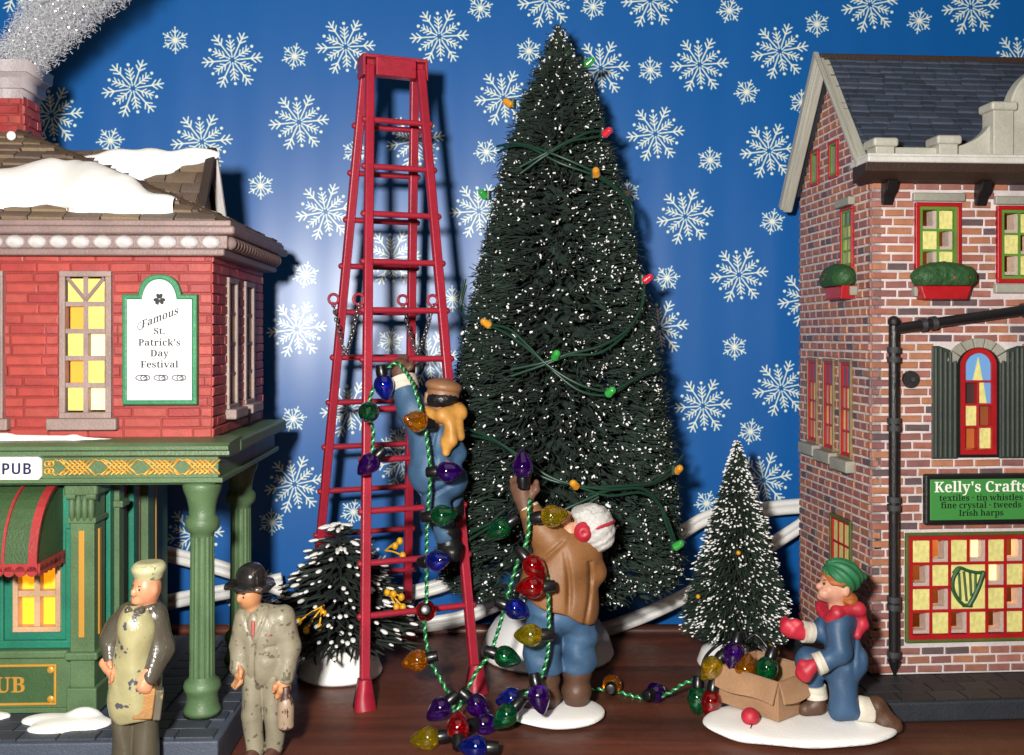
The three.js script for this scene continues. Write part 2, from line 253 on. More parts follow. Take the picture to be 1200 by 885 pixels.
// lays courses on a face. M: face frame (x along, y up, z out). clip(y) -> [u0,u1]; holes [u0,u1,y0,y1]
function courses({ y0, y1, pitch, len, gap, clip, holes = [], stagger = 0.5, vary = 0.12 }) {
  const out = []; let row = 0;
  for (let y = y0; y < y1 - pitch * 0.4; y += pitch, row++) {
    const ym = y + pitch / 2, [a, b] = clip(ym); let u = a - (row % 2 ? stagger * len : 0);
    while (u < b - 0.02) {
      const L = len * (1 + vary * (h3(row, Math.round(u * 50), 5) - 0.5) * 2); let s = Math.max(a, u), e = Math.min(b, u + L - gap);
      const segs = [[s, e]];
      for (const h of holes) if (ym > h[2] && ym < h[3]) for (let i = segs.length - 1; i >= 0; i--) { const [p, q] = segs[i]; if (q > h[0] && p < h[1]) { segs.splice(i, 1); if (h[0] - p > 0.06) segs.push([p, h[0] - gap * 0.5]); if (q - h[1] > 0.06) segs.push([h[1] + gap * 0.5, q]); } }
      for (const [p, q] of segs) if (q - p > 0.06) out.push([(p + q) / 2, ym, q - p, pitch - gap, h3(row, Math.round(p * 97), 9)]);
      u += L;
    }
  }
  return out;
}
function layBricks(parent, list, frame, mats, proud, individually, name = 'brick') {
  const rest = [];
  list.forEach(([u, y, w, h, r], i) => {
    const mi = Math.floor(h3(Math.round(u * 71), Math.round(y * 53), 2) * mats.length) % mats.length, v = Math.floor(r * 4) % 4;
    const m = new THREE.Matrix4().compose(V(u, y, 0), new THREE.Quaternion().setFromAxisAngle(V(0, 0, 1), (r - 0.5) * 0.03), V(w, h, proud * (0.8 + 0.5 * r))).premultiply(frame);
    if (individually(u, y, i)) { const b = part(name, BRICKS[v], mats[mi], parent); m.decompose(b.position, b.quaternion, b.scale); }
    else { const g = BRICKS[v].clone().applyMatrix4(m); const c = mats[mi].color; rest.push(tint(g, c.r, c.g, c.b)); }
  });
  return rest;
}
function frameAt(o, x, n) { const X = V(...x).normalize(), Z = V(...n).normalize(), Y = Z.clone().cross(X); return new THREE.Matrix4().makeBasis(X, Y, Z).setPosition(...o); }
// shingle: wedge, thick at its lower edge, unit size; y up the slope
const SHINGLE = [0, 1, 2].map(v => { const a = (h3(v, 3, 1) - 0.5) * 0.12, b = (h3(v, 5, 1) - 0.5) * 0.12; const P = [[-0.48, -0.5 + a, 1], [0.48, -0.5 + b, 1], [0.48, 0.62, 0.1], [-0.48, 0.62, 0.1], [-0.48, -0.5 + a, 0], [0.48, -0.5 + b, 0], [0.48, 0.62, -0.1], [-0.48, 0.62, -0.1]]; const Q = [], U = [];
  for (const [i, j, k, l] of [[0, 1, 2, 3], [4, 5, 1, 0], [5, 6, 2, 1], [7, 4, 0, 3]]) for (const t of [i, j, k, i, k, l]) { Q.push(...P[t]); U.push(P[t][0] * 0.35 + v * 0.3, P[t][1] * 0.14 + v * 0.21 + P[t][2] * 0.02); }
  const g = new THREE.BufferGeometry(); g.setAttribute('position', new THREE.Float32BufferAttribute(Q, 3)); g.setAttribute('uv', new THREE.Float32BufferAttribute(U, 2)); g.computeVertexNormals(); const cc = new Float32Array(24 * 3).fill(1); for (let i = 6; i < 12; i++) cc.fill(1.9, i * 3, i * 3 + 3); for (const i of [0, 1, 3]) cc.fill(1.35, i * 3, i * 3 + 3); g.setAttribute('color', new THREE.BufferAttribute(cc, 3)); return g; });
function layShingles(parent, frame, rows, pitch, len, thick, mats, clip, individually, name = 'shingle', vary = 0.3) {
  const rest = [];
  for (let r = 0; r < rows; r++) {
    const y = (r + 0.5) * pitch, [a, b] = clip(y); let u = a - (r % 2 ? len * 0.5 : 0) - h3(r, 1, 77) * len * 0.3;
    while (u < b - 0.05) {
      const L = len * (1 + vary * (h3(r, Math.round(u * 40), 6) - 0.5) * 2), s = Math.max(a, u), e = Math.min(b, u + L); u += L; if (e - s < 0.12) continue;
      const q = h3(r, Math.round(s * 60), 8), mi = Math.floor(q * 977) % mats.length, v = Math.floor(q * 331) % 3;
      const m = new THREE.Matrix4().compose(V((s + e) / 2, y + (q - 0.5) * pitch * 0.12, 0), new THREE.Quaternion().setFromAxisAngle(V(0, 0, 1), (q - 0.5) * 0.04), V(e - s, pitch, thick * (0.8 + 0.5 * q))).premultiply(frame);
      if (individually((s + e) / 2, y)) { const o = part(name, SHINGLE[v], mats[mi], parent); m.decompose(o.position, o.quaternion, o.scale); }
      else { const g = SHINGLE[v].clone().applyMatrix4(m), c = mats[mi].color, ca = g.attributes.color; for (let k = 0; k < ca.count; k++) ca.setXYZ(k, ca.getX(k) * c.r, ca.getY(k) * c.g, ca.getZ(k) * c.b); rest.push(g); }
    }
  }
  return rest;
}
// a window: the frame with its bars is the part; panes are its pieces. Local: centre at 0, z out.
function windowPart(parent, { pos, rot = 0, w, h, cols, rows, fw = 0.12, bw = 0.07, depth = 0.22, mat, pane, inner, name = 'window', skip = [], innerMat, iw = 0.07, reveal }) {
  const fr = [bx(-w / 2, w / 2, h / 2 - fw, h / 2, -depth, 0.06, 0.03), bx(-w / 2, w / 2, -h / 2, -h / 2 + fw, -depth, 0.06, 0.03), bx(-w / 2, -w / 2 + fw, -h / 2 + fw * 0.9, h / 2 - fw * 0.9, -depth, 0.055, 0.03), bx(w / 2 - fw, w / 2, -h / 2 + fw * 0.9, h / 2 - fw * 0.9, -depth, 0.055, 0.03)];
  const o = part(name, null, mat, parent, pos, [0, rot, 0]);
  const x0 = -w / 2 + fw, y0 = -h / 2 + fw; let W = w - 2 * fw, H = h - 2 * fw, X0 = x0, Y0 = y0;
  const bars = [];
  if (innerMat) { bars.push(bx(x0 - 0.01, x0 + W + 0.01, y0 + H - iw, y0 + H + 0.01, -depth, 0.02), bx(x0 - 0.01, x0 + W + 0.01, y0 - 0.01, y0 + iw, -depth, 0.02), bx(x0 - 0.01, x0 + iw, y0 + iw * 0.9, y0 + H - iw * 0.9, -depth, 0.018), bx(x0 + W - iw, x0 + W + 0.01, y0 + iw * 0.9, y0 + H - iw * 0.9, -depth, 0.018)); X0 += iw; Y0 += iw; W -= 2 * iw; H -= 2 * iw; }
  const cw = W / cols, rh = H / rows;
  for (let i = 1; i < cols; i++) for (let j = 0; j < rows; j++) if (!skip.includes('v' + i + ',' + j)) bars.push(bx(X0 + i * cw - bw / 2, X0 + i * cw + bw / 2, Y0 + j * rh - bw * 0.3, Y0 + (j + 1) * rh + bw * 0.3, -depth * 0.9, -0.005));
  for (let j = 1; j < rows; j++) for (let i = 0; i < cols; i++) if (!skip.includes('h' + i + ',' + j)) bars.push(bx(X0 + i * cw, X0 + (i + 1) * cw, Y0 + j * rh - bw / 2, Y0 + j * rh + bw / 2, -depth * 0.85, 0.0));
  o.geometry = uvBox(merge(innerMat ? fr : [...fr, ...bars]));
  if (innerMat) part('glazing_bar', uvBox(merge(bars)), innerMat, o);
  for (let j = 0; j < rows; j++) for (let i = 0; i < cols; i++) {
    const m = pane(i, rows - 1 - j); if (!m) { if (reveal) { const a = X0 + i * cw, b = Y0 + j * rh; part('reveal', merge([bx(a + cw - bw * 0.5 - 0.12, a + cw - bw * 0.45, b + bw * 0.45, b + rh - bw * 0.45, -depth - 0.1, -0.05), bx(a + bw * 0.45, a + cw - bw * 0.5 - 0.12, b + bw * 0.45, b + bw * 0.45 + 0.1, -depth - 0.1, -0.06)]), reveal, o); } continue; }
    part('pane', bx(-cw / 2 + bw * 0.3, cw / 2 - bw * 0.3, -rh / 2 + bw * 0.3, rh / 2 - bw * 0.3, -0.03, 0.03, 0.028), m, o, [X0 + (i + 0.5) * cw, Y0 + (j + 0.5) * rh, -0.065]);
  }
  o.userData.size = [X0, Y0, cw, rh];
  return o;
}
const textTex = (w, h, px, draw) => { const c = document.createElement('canvas'); c.width = Math.round(w * px); c.height = Math.round(h * px); const g = c.getContext('2d'); draw(g, c.width, c.height); const t = new THREE.CanvasTexture(c); t.colorSpace = THREE.SRGBColorSpace; return t; };
function planarUv(g, x0, x1, y0, y1) { const p = g.attributes.position, uv = new Float32Array(p.count * 2); for (let i = 0; i < p.count; i++) { uv[i * 2] = (p.getX(i) - x0) / (x1 - x0); uv[i * 2 + 1] = (p.getY(i) - y0) / (y1 - y0); } g.setAttribute('uv', new THREE.BufferAttribute(uv, 2)); return g; }
const MAT = {
  snow: painted(0xf4f4f2, 0.45, 0.00012, { map: null }), yellowPane: painted(0xf4dc74, 0.4, 0.0001), paleYellow: painted(0xfbf59c, 0.4, 0.0001), gold: std(0xc9973f, 0.42, { metalness: 0.35 }),
  black: painted(0x141414, 0.45, 0.0001, { map: null })
};
// ---------------------------------------------------------------- the red brick pub at the left
{
  const pub = thing('pub_building', 'red brick pub with green columned porch, snowy brown roof and festival sign', 'pub', [-8.3, 0, 6.7], 0.035);
  const red = [0xac403a, 0xa63b37, 0xb3463e, 0xa23636, 0xb04a42].map(c => painted(c, 0.5, 0.0001)), mortar = painted(0x8e3634, 0.6, 0.0001);
  const green = painted(0x587550, 0.45, 0.00012), deepGreen = painted(0x40603c, 0.45, 0.00012), teal = painted(0x1f7a62, 0.45, 0.0001), stone = painted(0x9a8580, 0.5, 0.00015), lilac = painted(0x8d7774, 0.5, 0.00015), cream = painted(0xcfa985, 0.5, 0.0001), crimson = painted(0xa83436, 0.5, 0.0001), goldM = MAT.gold;
  const slab = painted(0x4c5566, 0.55, 0.0002), warm = std(0xf0b45a, 0.7);
  // upper walls with window openings
  const WIN = [[-4.13, -2.71, 9.01, 13.07], [-7.06, -5.64, 9.01, 13.07], [-10.0, -8.58, 9.01, 13.07]];
  const front = extr(poly(rect(-14, -0.3, 8.3, 13.6), WIN.map(w => rect(w[0] + 0.05, w[1] - 0.05, w[2] + 0.05, w[3] - 0.05))), 0.3); front.translate(0, 0, -0.3);
  const SW = [[-2.75, -1.55, 9.1, 13.0], [-5.05, -3.75, 9.1, 13.0]];   // along z
  const side = extr(poly(rect(-6.6, 0, 8.3, 13.6), SW.map(w => rect(w[0] + 0.05, w[1] - 0.05, w[2] + 0.05, w[3] - 0.05))), 0.3); side.rotateY(-Math.PI / 2); side.scale(1, 1, 1); side.translate(0, 0, 0);
  // rotateY(-90deg) sends +x to +z
  const wall = part('wall', uvBox(merge([front, side, bx(-14, -0.3, 8.3, 13.6, -6.6, -6.3), bx(-14, -0.3, 8.2, 8.5, -6.3, -0.3)])), mortar, pub);
  const ff = frameAt([0, 0, 0], [1, 0, 0], [0, 0, 1]), sf = frameAt([0, 0, 0], [0, 0, -1], [1, 0, 0]);
  const SIGN = [-2.36, -0.36, 9.4, 12.4];
  const bf = courses({ y0: 8.46, y1: 13.5, pitch: 0.285, len: 0.98, gap: 0.035, clip: () => [-11.4, 0], holes: [...WIN.map(w => [w[0] - 0.02, w[1] + 0.02, w[2] - 0.3, w[3]]), SIGN] });
  layBricks(wall, bf, ff, red, 0.045, () => true);
  const bs = courses({ y0: 8.46, y1: 13.5, pitch: 0.285, len: 0.9, gap: 0.035, clip: () => [0.0, 6.6], holes: SW.map(w => [-w[1] - 0.02, -w[0] + 0.02, w[2] - 0.3, w[3]]) });
  layBricks(wall, bs, sf, red, 0.045, () => true);
  // lit room behind the windows, with its lamp
  const glowO = std(0xe8902a, 0.6, { emissive: 0xff8c10, emissiveIntensity: 0.45 }), glowW = std(0xf0d8a0, 0.6, { emissive: 0xffd890, emissiveIntensity: 0.5 });
  const room1 = part('inner_room', merge([bx(-13.6, -0.4, 8.6, 13.5, -3.2, -3.1)]), warm, pub);
  void room1;
  for (const [k, w] of WIN.entries()) {
    const o = windowPart(pub, { pos: [(w[0] + w[1]) / 2, (w[2] + w[3]) / 2, 0.06], w: w[1] - w[0], h: w[3] - w[2], cols: 2, rows: 5, fw: 0.17, bw: 0.13, depth: 0.3, mat: stone,
      pane: (i, j) => [['y', 'y'], ['o', 'y'], ['y', 'w'], ['o', 'y'], ['y', 'w']][j][i] === 'y' ? MAT.yellowPane : null });
    const [x0, y0, cw, rh] = o.userData.size;
    // the open lights: an orange glow deep in the reveal
    for (const [i, j, m] of [[0, 1, glowO], [1, 2, glowW], [0, 3, glowO], [1, 4, glowW]]) part('pane', bx(x0 + i * cw + 0.04, x0 + (i + 1) * cw - 0.04, y0 + (4 - j) * rh + 0.05, y0 + (5 - j) * rh - 0.05, -0.28, -0.24), m, o);
    // the V of glazing bars in the top light
    for (const s of [-1, 1]) part('glazing_bar', bar([0, y0 + 4 * rh + 0.1, -0.03], [s * 0.5, y0 + 5 * rh - 0.02, -0.03], 0.1, 0.08, [1, 0, 0]), stone, o);
    part('sill', uvBox(bx(w[0] - 0.28, w[1] + 0.2, 8.70, 9.03, -0.05, 0.30, 0.05)), stone, o, [-(w[0] + w[1]) / 2, -(w[2] + w[3]) / 2, -0.06]); void k;
  }
  for (const w of SW) {
    const o = windowPart(pub, { pos: [0.06, (w[2] + w[3]) / 2, (w[0] + w[1]) / 2], rot: Math.PI / 2, w: w[1] - w[0], h: w[3] - w[2], cols: 2, rows: 4, fw: 0.17, bw: 0.1, depth: 0.3, mat: stone, pane: (i, j) => (i + j) % 2 ? painted(0x8a4a36, 0.5) : MAT.yellowPane });
    part('sill', uvBox(bx(-0.75, 0.75, -2.2, -1.9, -0.05, 0.3, 0.05)), stone, o);
  }
  // cornice with a row of white scallops
  const corn = [bx(-14, 0.45, 13.46, 13.66, -6.9, 0.45, 0.06), bx(-14, 0.5, 13.66, 14.06, -6.95, 0.3, 0.05), bx(-14, 0.78, 14.02, 14.26, -7.2, 0.72, 0.08), bx(-14, 0.66, 14.24, 14.42, -7.1, 0.6, 0.05)];
  const cornice = part('cornice', uvBox(merge(corn)), lilac, pub);
  const scal = (() => { const g = new THREE.SphereGeometry(0.26, 14, 8, 0, Math.PI * 2, 0, Math.PI / 2); g.rotateX(Math.PI / 2); g.scale(1, 0.74, 0.75); return g; })();
  const white = painted(0xd9d4d4, 0.45, 0.0001);
  for (let x = 0.05; x > -12; x -= 0.585) part('scallop', scal, white, cornice, [x, 13.84, 0.3]);
  for (let z = 0.05; z > -6.6; z -= 0.36) part('scallop', scal, lilac, cornice, [0.5, 13.84, z], [0, Math.PI / 2, 0], [0.55, 1, 1]);
  // roof: hip with a cross gable on the right, brown shingles
  const brown = [0x63544a, 0x6b5a4c, 0x5a4b40, 0x72624f, 0x60544c].map(c => painted(c, 0.62, 0.0003, { vertexColors: true })), roofM = painted(0x4a3a2c, 0.7, 0.0003);
  const AX = -7.2, AY = 17.75, AZ = -3.3, EX = 0.55, EY = 14.4, EZ = 0.5, BZ = -7.1;
  const tri = (...p) => { const g = new THREE.BufferGeometry(); g.setAttribute('position', new THREE.Float32BufferAttribute(p.flat(), 3)); g.computeVertexNormals(); return uvBox(g); };
  const A = [AX, AY, AZ], R0 = [-14, AY, AZ], F0 = [-14, EY, EZ], F1 = [EX, EY, EZ], B1 = [EX, EY, BZ], B0 = [-14, EY, BZ];
  const roof = part('roof', tri(F0, F1, A, F0, A, R0, F1, B1, A, B1, B0, R0, B1, R0, A, F0, B0, F1, F1, B0, B1, R0, B0, F0), roofM, pub);
  const slope = Math.hypot(AY - EY, EZ - AZ), fr = new THREE.Matrix4().makeBasis(V(1, 0, 0), V(0, (AY - EY) / slope, (AZ - EZ) / slope), V(0, (EZ - AZ) / slope, (AY - EY) / slope)).setPosition(0, EY, EZ);
  layShingles(roof, fr, 13, slope / 13, 0.92, 0.10, brown, y => [-11.5, EX + (AX - EX) * (y / slope) + 0.05], () => true);
  const s2 = Math.hypot(AX - EX, AY - EY), rf = new THREE.Matrix4().makeBasis(V(0, 0, -1), V((AX - EX) / s2, (AY - EY) / s2, 0), V((AY - EY) / s2, -(AX - EX) / s2, 0)).setPosition(EX, EY, 0);
  layShingles(roof, rf, 6, 0.42, 0.92, 0.10, brown, y => [-EZ + y / s2 * (EZ - AZ), -BZ - y / s2 * 3.8], () => true);
  part('hip_ridge', cyl(F1, A, 0.09, 0.09, 8), roofM, roof);
  // cross gable
  const GX = -0.85, GY = 16.95, GB = 14.85, GZ = -3.3, GH = 1.35;
  const gf = tri([GX, GB, GZ + GH], [GX, GY, GZ], [-6.2, GY, GZ], [GX, GB, GZ + GH], [-6.2, GY, GZ], [-4, GB, GZ + GH], [GX, GB, GZ - GH], [-6.2, GY, GZ], [GX, GY, GZ], [GX, GB, GZ - GH], [-4, GB, GZ - GH], [-6.2, GY, GZ]);
  const gable = part('gable', gf, roofM, pub);
  const s3 = Math.hypot(GY - GB, GH), g1 = new THREE.Matrix4().makeBasis(V(1, 0, 0), V(0, (GY - GB) / s3, -GH / s3), V(0, GH / s3, (GY - GB) / s3)).setPosition(0, GB, GZ + GH);
  layShingles(gable, g1, 6, s3 / 6, 0.85, 0.1, brown, () => [-6.4, GX + 0.05], () => true);
  part('gable_wall', extr(poly([[-GH + 0.1, GB], [GH - 0.1, GB], [0, GY - 0.15]]), 0.2).rotateY(Math.PI / 2), lilac, gable, [GX - 0.45, 0, GZ]);
  part('barge_board', bar([GX + 0.02, GB - 0.1, GZ + GH + 0.08], [GX + 0.02, GY + 0.1, GZ], 0.28, 0.18, [1, 0, 0]), painted(0x3a2f2a, 0.6), gable);
  part('barge_board', bar([GX + 0.02, GB - 0.1, GZ - GH - 0.08], [GX + 0.02, GY + 0.1, GZ], 0.28, 0.18, [1, 0, 0]), white, gable);
  part('gutter', bar([GX + 0.9, 14.62, 0.2], [GX + 0.9, 14.62, -5.4], 0.25, 0.12, [1, 0, 0]), white, roof);
  // snow on the roof: lies on the slope with an uneven edge
  const th = Math.atan2(AY - EY, EZ - AZ);                          // slope angle
  // flatten each blob into the slope: build flat, then tilt
  const flat = []; for (const [u, v, r] of [[-10.5, 1.1, 0.7], [-9.5, 1.2, 0.85], [-8.4, 1.25, 0.9], [-7.4, 1.2, 0.85], [-6.5, 1.2, 0.9], [-5.7, 1.4, 1.05], [-5.0, 1.62, 1.15], [-4.3, 1.78, 1.2], [-3.7, 1.62, 1.12], [-3.1, 1.28, 0.95], [-2.5, 1.0, 0.75], [-1.95, 0.76, 0.52], [-1.5, 0.64, 0.36]]) flat.push(E(u, 0, -v, 0.62, 0.24, r));
  const sn = sdf(flat, { k: 0.35, cell: 0.11, mod: (d, x, y, z) => d + 0.05 * Math.sin(x * 2.1 + z) - 0.03 * Math.sin(x * 4.7) });
  sn.rotateX(Math.PI / 2 - (Math.PI / 2 - th)); 
  part('snow', sn, MAT.snow, roof, [0, EY + 0.06, EZ + 0.06]);
  const fl2 = []; for (const [u, v, r] of [[-4.3, 1.9, 0.35], [-3.6, 1.75, 0.5], [-2.9, 1.75, 0.55], [-2.2, 1.95, 0.45], [-1.5, 2.2, 0.32], [-1.1, 2.3, 0.2], [-2.7, 2.1, 0.45], [-3.6, 2.2, 0.3]]) fl2.push(E(u, 0, -v, 0.55, 0.17, r));
  const sn2 = sdf(fl2, { k: 0.2, cell: 0.07 }); sn2.rotateX(Math.atan2(GY - GB, GH)); part('snow', sn2, MAT.snow, gable, [0, GB + 0.05, GZ + GH + 0.05]);
  part('snow', ball(-6.55, 17.25, -2.45, 0.14, 1, 1, 0.7), MAT.snow, roof);
  // chimney
  const CX = -7.15, CZ = -3.6, cm = [];
  const chim = part('chimney', uvBox((() => { const g = new THREE.CylinderGeometry(0.82, 1.0, 2.6, 4, 1); g.rotateY(Math.PI / 4); g.scale(1.12, 1, 1); g.translate(CX, 17.3, CZ); return g; })()), mortar, pub);
  for (let r = 0; r < 7; r++) for (const [nx, nz] of [[0, 1], [1, 0]]) { const y = 16.65 + r * 0.3, w = 0.707 - (y - 16.0) * 0.049; const f = nz ? frameAt([CX, y, CZ + w], [1, 0, 0], [0, 0.05, 1]) : frameAt([CX + w * 1.12, y, CZ], [0, 0, -1], [1, 0.05, 0]); const W = w * (nz ? 1.1 : 1); for (let i = -1; i <= 1; i++) { const a = Math.max(-W, i * 0.62 - 0.3 + (r % 2) * 0.3), b = Math.min(W, i * 0.62 + 0.3 + (r % 2) * 0.3); if (b - a > 0.12) cm.push([f, [[(a + b) / 2, 0, b - a - 0.03, 0.265, h3(r, i + 5, nx)]]]); } }
  for (const [f, l] of cm) layBricks(chim, l, f, red, 0.05, () => true);
  const capG = []; for (const [y0, y1, r0, r1] of [[18.48, 18.78, 0.88, 0.92], [18.76, 19.1, 1.04, 1.04], [19.08, 19.25, 1.04, 1.18], [19.23, 19.58, 1.22, 1.26]]) { const g = new THREE.CylinderGeometry(r1 * 1.1, r0 * 1.1, y1 - y0, 4, 1); g.rotateY(Math.PI / 4); g.translate(CX, (y0 + y1) / 2, CZ); capG.push(g); }
  part('chimney_cap', uvBox(merge(capG)), painted(0xb3a9ae, 0.5, 0.0002), chim);
  // porch entablature
  const ent = [bx(-14, 0.42, 7.46, 8.1, -6.7, 0.95, 0.04), bx(-14, 0.55, 7.36, 7.5, -6.8, 1.03, 0.03)];
  const ledgeProfile = [[-0.3, 8.06], [1.02, 8.06], [1.16, 8.12], [1.14, 8.22], [1.26, 8.27], [1.26, 8.36], [1.06, 8.44], [-0.3, 8.5]];
  const lg = extr(poly(ledgeProfile), 14.75); lg.rotateY(-Math.PI / 2); lg.translate(0.75, 0, 0); ent.push(lg, bx(-0.4, 0.78, 8.06, 8.42, -6.9, -0.1, 0.08));
  const frieze = part('porch_beam', uvBox(merge(ent)), green, pub);
  part('porch_ceiling', bx(-13.8, 0.3, 7.3, 7.34, -6.6, 0.85), deepGreen, pub);
  // gold knot work on the beam
  const knot = (x, zf, turn) => { const g = []; for (let i = -2; i <= 2; i++) for (const s of [-1, 1]) { const c = i * 0.13, q = (x, ph) => [c + x, s * x * 0.95, 0.02 * Math.cos(ph)]; g.push(tube([q(-0.2, 0), q(-0.1, 3.1 + s), q(0, s), q(0.1, 3.1 - s), q(0.2, 0)], 0.028, 12, 5)); }; const m = merge(g); if (turn) m.rotateY(Math.PI / 2); part('gold_knot', m, goldM, frieze, zf ? [x, 7.78, zf] : [0.44, 7.78, x]); };
  const links = (a, b) => { const g = []; for (const s of [-1, 1]) g.push(tube([[a, s * 0.1, 0], [a + (b - a) * 0.25, s * 0.21, 0], [(a + b) / 2, s * 0.17, 0.0], [a + (b - a) * 0.75, s * 0.21, 0], [b, s * 0.1, 0]], 0.018, 14, 5)); part('gold_scroll', merge(g), goldM, frieze, [0, 7.78, 0.965]); };
  for (const x of [0.0, -1.07, -2.2, -3.3]) { knot(x, 0.965); if (x > -3) links(x - 0.75, x - 0.3); } links(-3.95, -3.62);
  part('gold_knot', merge([0, 1, 2, 3].map(i => { const g = new THREE.TorusGeometry(0.07, 0.025, 6, 12); g.translate((i % 2) * 0.1, (i >> 1) * 0.2 - 0.1, 0); return g; })), goldM, frieze, [-4.08, 7.78, 0.965]);
  // snow on the ledge
  part('snow', sdf([C(-11, 8.46, 0.3, -5.4, 8.46, 0.35, 0.14), C(-5.6, 8.46, 0.4, -3.6, 8.45, 0.4, 0.15, 0.12), C(-3.6, 8.44, 0.4, -2.55, 8.42, 0.3, 0.11, 0.05), C(-9, 8.44, 0.9, -5.5, 8.42, 0.8, 0.12, 0.1)], { k: 0.2, cell: 0.07 }), MAT.snow, frieze);
  // the name plate
  const plateT = textTex(5, 0.62, 110, (g, w, h) => { g.fillStyle = '#eeeee9'; g.fillRect(0, 0, w, h); g.fillStyle = '#1d2148'; g.font = 'bold ' + (h * 0.68 | 0) + 'px sans-serif'; g.textBaseline = 'middle'; g.textAlign = 'right'; g.fillText('PUB', w - h * 0.38, h * 0.53); });
  const plateG = extr(poly([[-9.28, 7.47], [-4.28, 7.47], [-4.2, 7.55], [-4.2, 8.0], [-4.28, 8.08], [-9.28, 8.08]]), 0.12, 0.02); planarUv(plateG, -9.2, -4.2, 7.47, 8.09);
  part('name_plate', plateG, std(0xffffff, 0.4, { map: plateT }), pub, [0, 0, 0.97]);
  // columns
  const colProf = [[0, 1.0], [0.5, 1.0], [0.5, 1.16], [0.45, 1.26], [0.41, 1.45], [0.43, 1.6], [0.49, 1.7], [0.5, 1.8], [0.46, 1.92], [0.37, 1.98], [0.345, 2.06]];
  const capProf = [[0.31, 5.85], [0.33, 5.95], [0.44, 6.05], [0.46, 6.2], [0.44, 6.32], [0.35, 6.42], [0.36, 6.62], [0.42, 6.9], [0.5, 7.1], [0.52, 7.2], [0.52, 7.36], [0, 7.36]];
  function fluted() { const n = 96, g = new THREE.CylinderGeometry(0.315, 0.345, 4.0, n, 1, true), p = g.attributes.position; for (let i = 0; i < p.count; i++) { const a = Math.atan2(p.getX(i), p.getZ(i)), k = 1 - 0.10 * Math.pow(Math.abs(Math.sin(a * 8)), 0.5); p.setX(i, p.getX(i) * k); p.setZ(i, p.getZ(i) * k); } g.translate(0, 3.9, 0); g.computeVertexNormals(); return g; }
  const shaft = fluted(), cb = lathe(colProf), cc = lathe(capProf);
  for (const [x, z] of [[-0.14, 0.45], [-0.14, -4.1]]) { const c = part('column', shaft, green, pub, [x, 0, z]); part('column_base', cb, green, c); part('capital', cc, green, c); }
  // pilaster with gold inlay
  const pil = part('pilaster', uvBox(merge([bx(-3.7, -3.05, 1.0, 7.4, -0.4, 0.42, 0.03), bx(-3.78, -2.97, 1.0, 1.75, -0.45, 0.5, 0.05), bx(-3.82, -2.93, 2.5, 2.72, -0.45, 0.54, 0.06), bx(-3.76, -2.99, 6.2, 6.35, -0.45, 0.48, 0.03)])), green, pub);
  part('gold_inlay', bx(-3.47, -3.31, 3.1, 6.0, 0.4, 0.45, 0.02), goldM, pil); part('gold_inlay', bx(-3.06, -3.02, 3.1, 6.0, -0.05, 0.12, 0.01), goldM, pil);
  for (let i = 0; i < 4; i++) part('leaf', new THREE.SphereGeometry(0.12, 8, 6).scale(0.8, 3.2, 1), green, pil, [-3.63 + i * 0.17, 6.62, 0.45]);
  part('capital', uvBox(merge([bx(-3.82, -2.92, 6.95, 7.36, -0.5, 0.58, 0.08), cyl([-3.75, 6.95, 0.5], [-3.5, 6.95, 0.5], 0.11), cyl([-3.2, 6.95, 0.5], [-2.95, 6.95, 0.5], 0.11)])), green, pil);
  // shop front: teal window bay, panel below with gold lettering
  const bay = part('shop_front', uvBox(merge([bx(-14, -12.4, 1.0, 7.4, -0.3, 0), bx(-12.5, -3.6, 5.3, 7.4, -0.3, 0), bx(-12.5, -5.4, 2.6, 5.35, -0.3, 0.001), bx(-4.12, -3.6, 2.6, 5.35, -0.3, 0.001), bx(-5.42, -4.1, 2.6, 3.2, -0.3, 0.002)])), teal, pub);
  part('moulding', uvBox(merge([bx(-3.95, -3.72, 2.85, 6, 0, 0.14, 0.05), bx(-6.2, -3.72, 2.72, 2.95, 0, 0.15, 0.05), bx(-6.0, -5.62, 2.9, 6, 0, 0.12, 0.05)])), teal, bay);
  const lw = windowPart(pub, { pos: [-4.75, 4.2, 0.02], w: 1.3, h: 2.1, cols: 2, rows: 2, fw: 0.15, bw: 0.16, depth: 0.3, mat: cream, pane: () => null });
  { const [x0, y0, cw, rh] = lw.userData.size; const gl = std(0xffb52a, 0.5, { emissive: 0xffa010, emissiveIntensity: 0.95 }); for (let i = 0; i < 2; i++) for (let j = 0; j < 2; j++) part('pane', bx(x0 + i * cw, x0 + (i + 1) * cw, y0 + j * rh, y0 + (j + 1) * rh, -0.29, -0.25), gl, lw); }
  const base = part('stall_riser', uvBox(merge([bx(-14, -3.72, 1.0, 2.6, -0.3, 0.18), bx(-14, -3.72, 2.5, 2.72, -0.2, 0.32, 0.06), bx(-14, -3.72, 1.0, 1.14, -0.2, 0.26, 0.03)])), green, pub);
  const gp = (x0, x1, y0, y1) => merge([bx(x0, x1, y1 - 0.07, y1, 0.17, 0.23, 0.02), bx(x0, x1, y0, y0 + 0.07, 0.17, 0.23, 0.02), bx(x1 - 0.07, x1, y0 + 0.06, y1 - 0.06, 0.17, 0.228, 0.02), bx(x0, x0 + 0.07, y0 + 0.06, y1 - 0.06, 0.17, 0.228, 0.02), ball(x1 - 0.16, y1 - 0.16, 0.2, 0.1, 1, 1, 0.4), ball(x1 - 0.16, y0 + 0.16, 0.2, 0.1, 1, 1, 0.4)]);
  part('gold_border', gp(-9.5, -4.15, 1.2, 2.32), goldM, base); part('inset_panel', uvBox(bx(-9.4, -4.24, 1.28, 2.24, 0.16, 0.19)), deepGreen, base);
  const font = await new FontLoader().loadAsync('fonts/droid/droid_serif_bold.typeface.json');
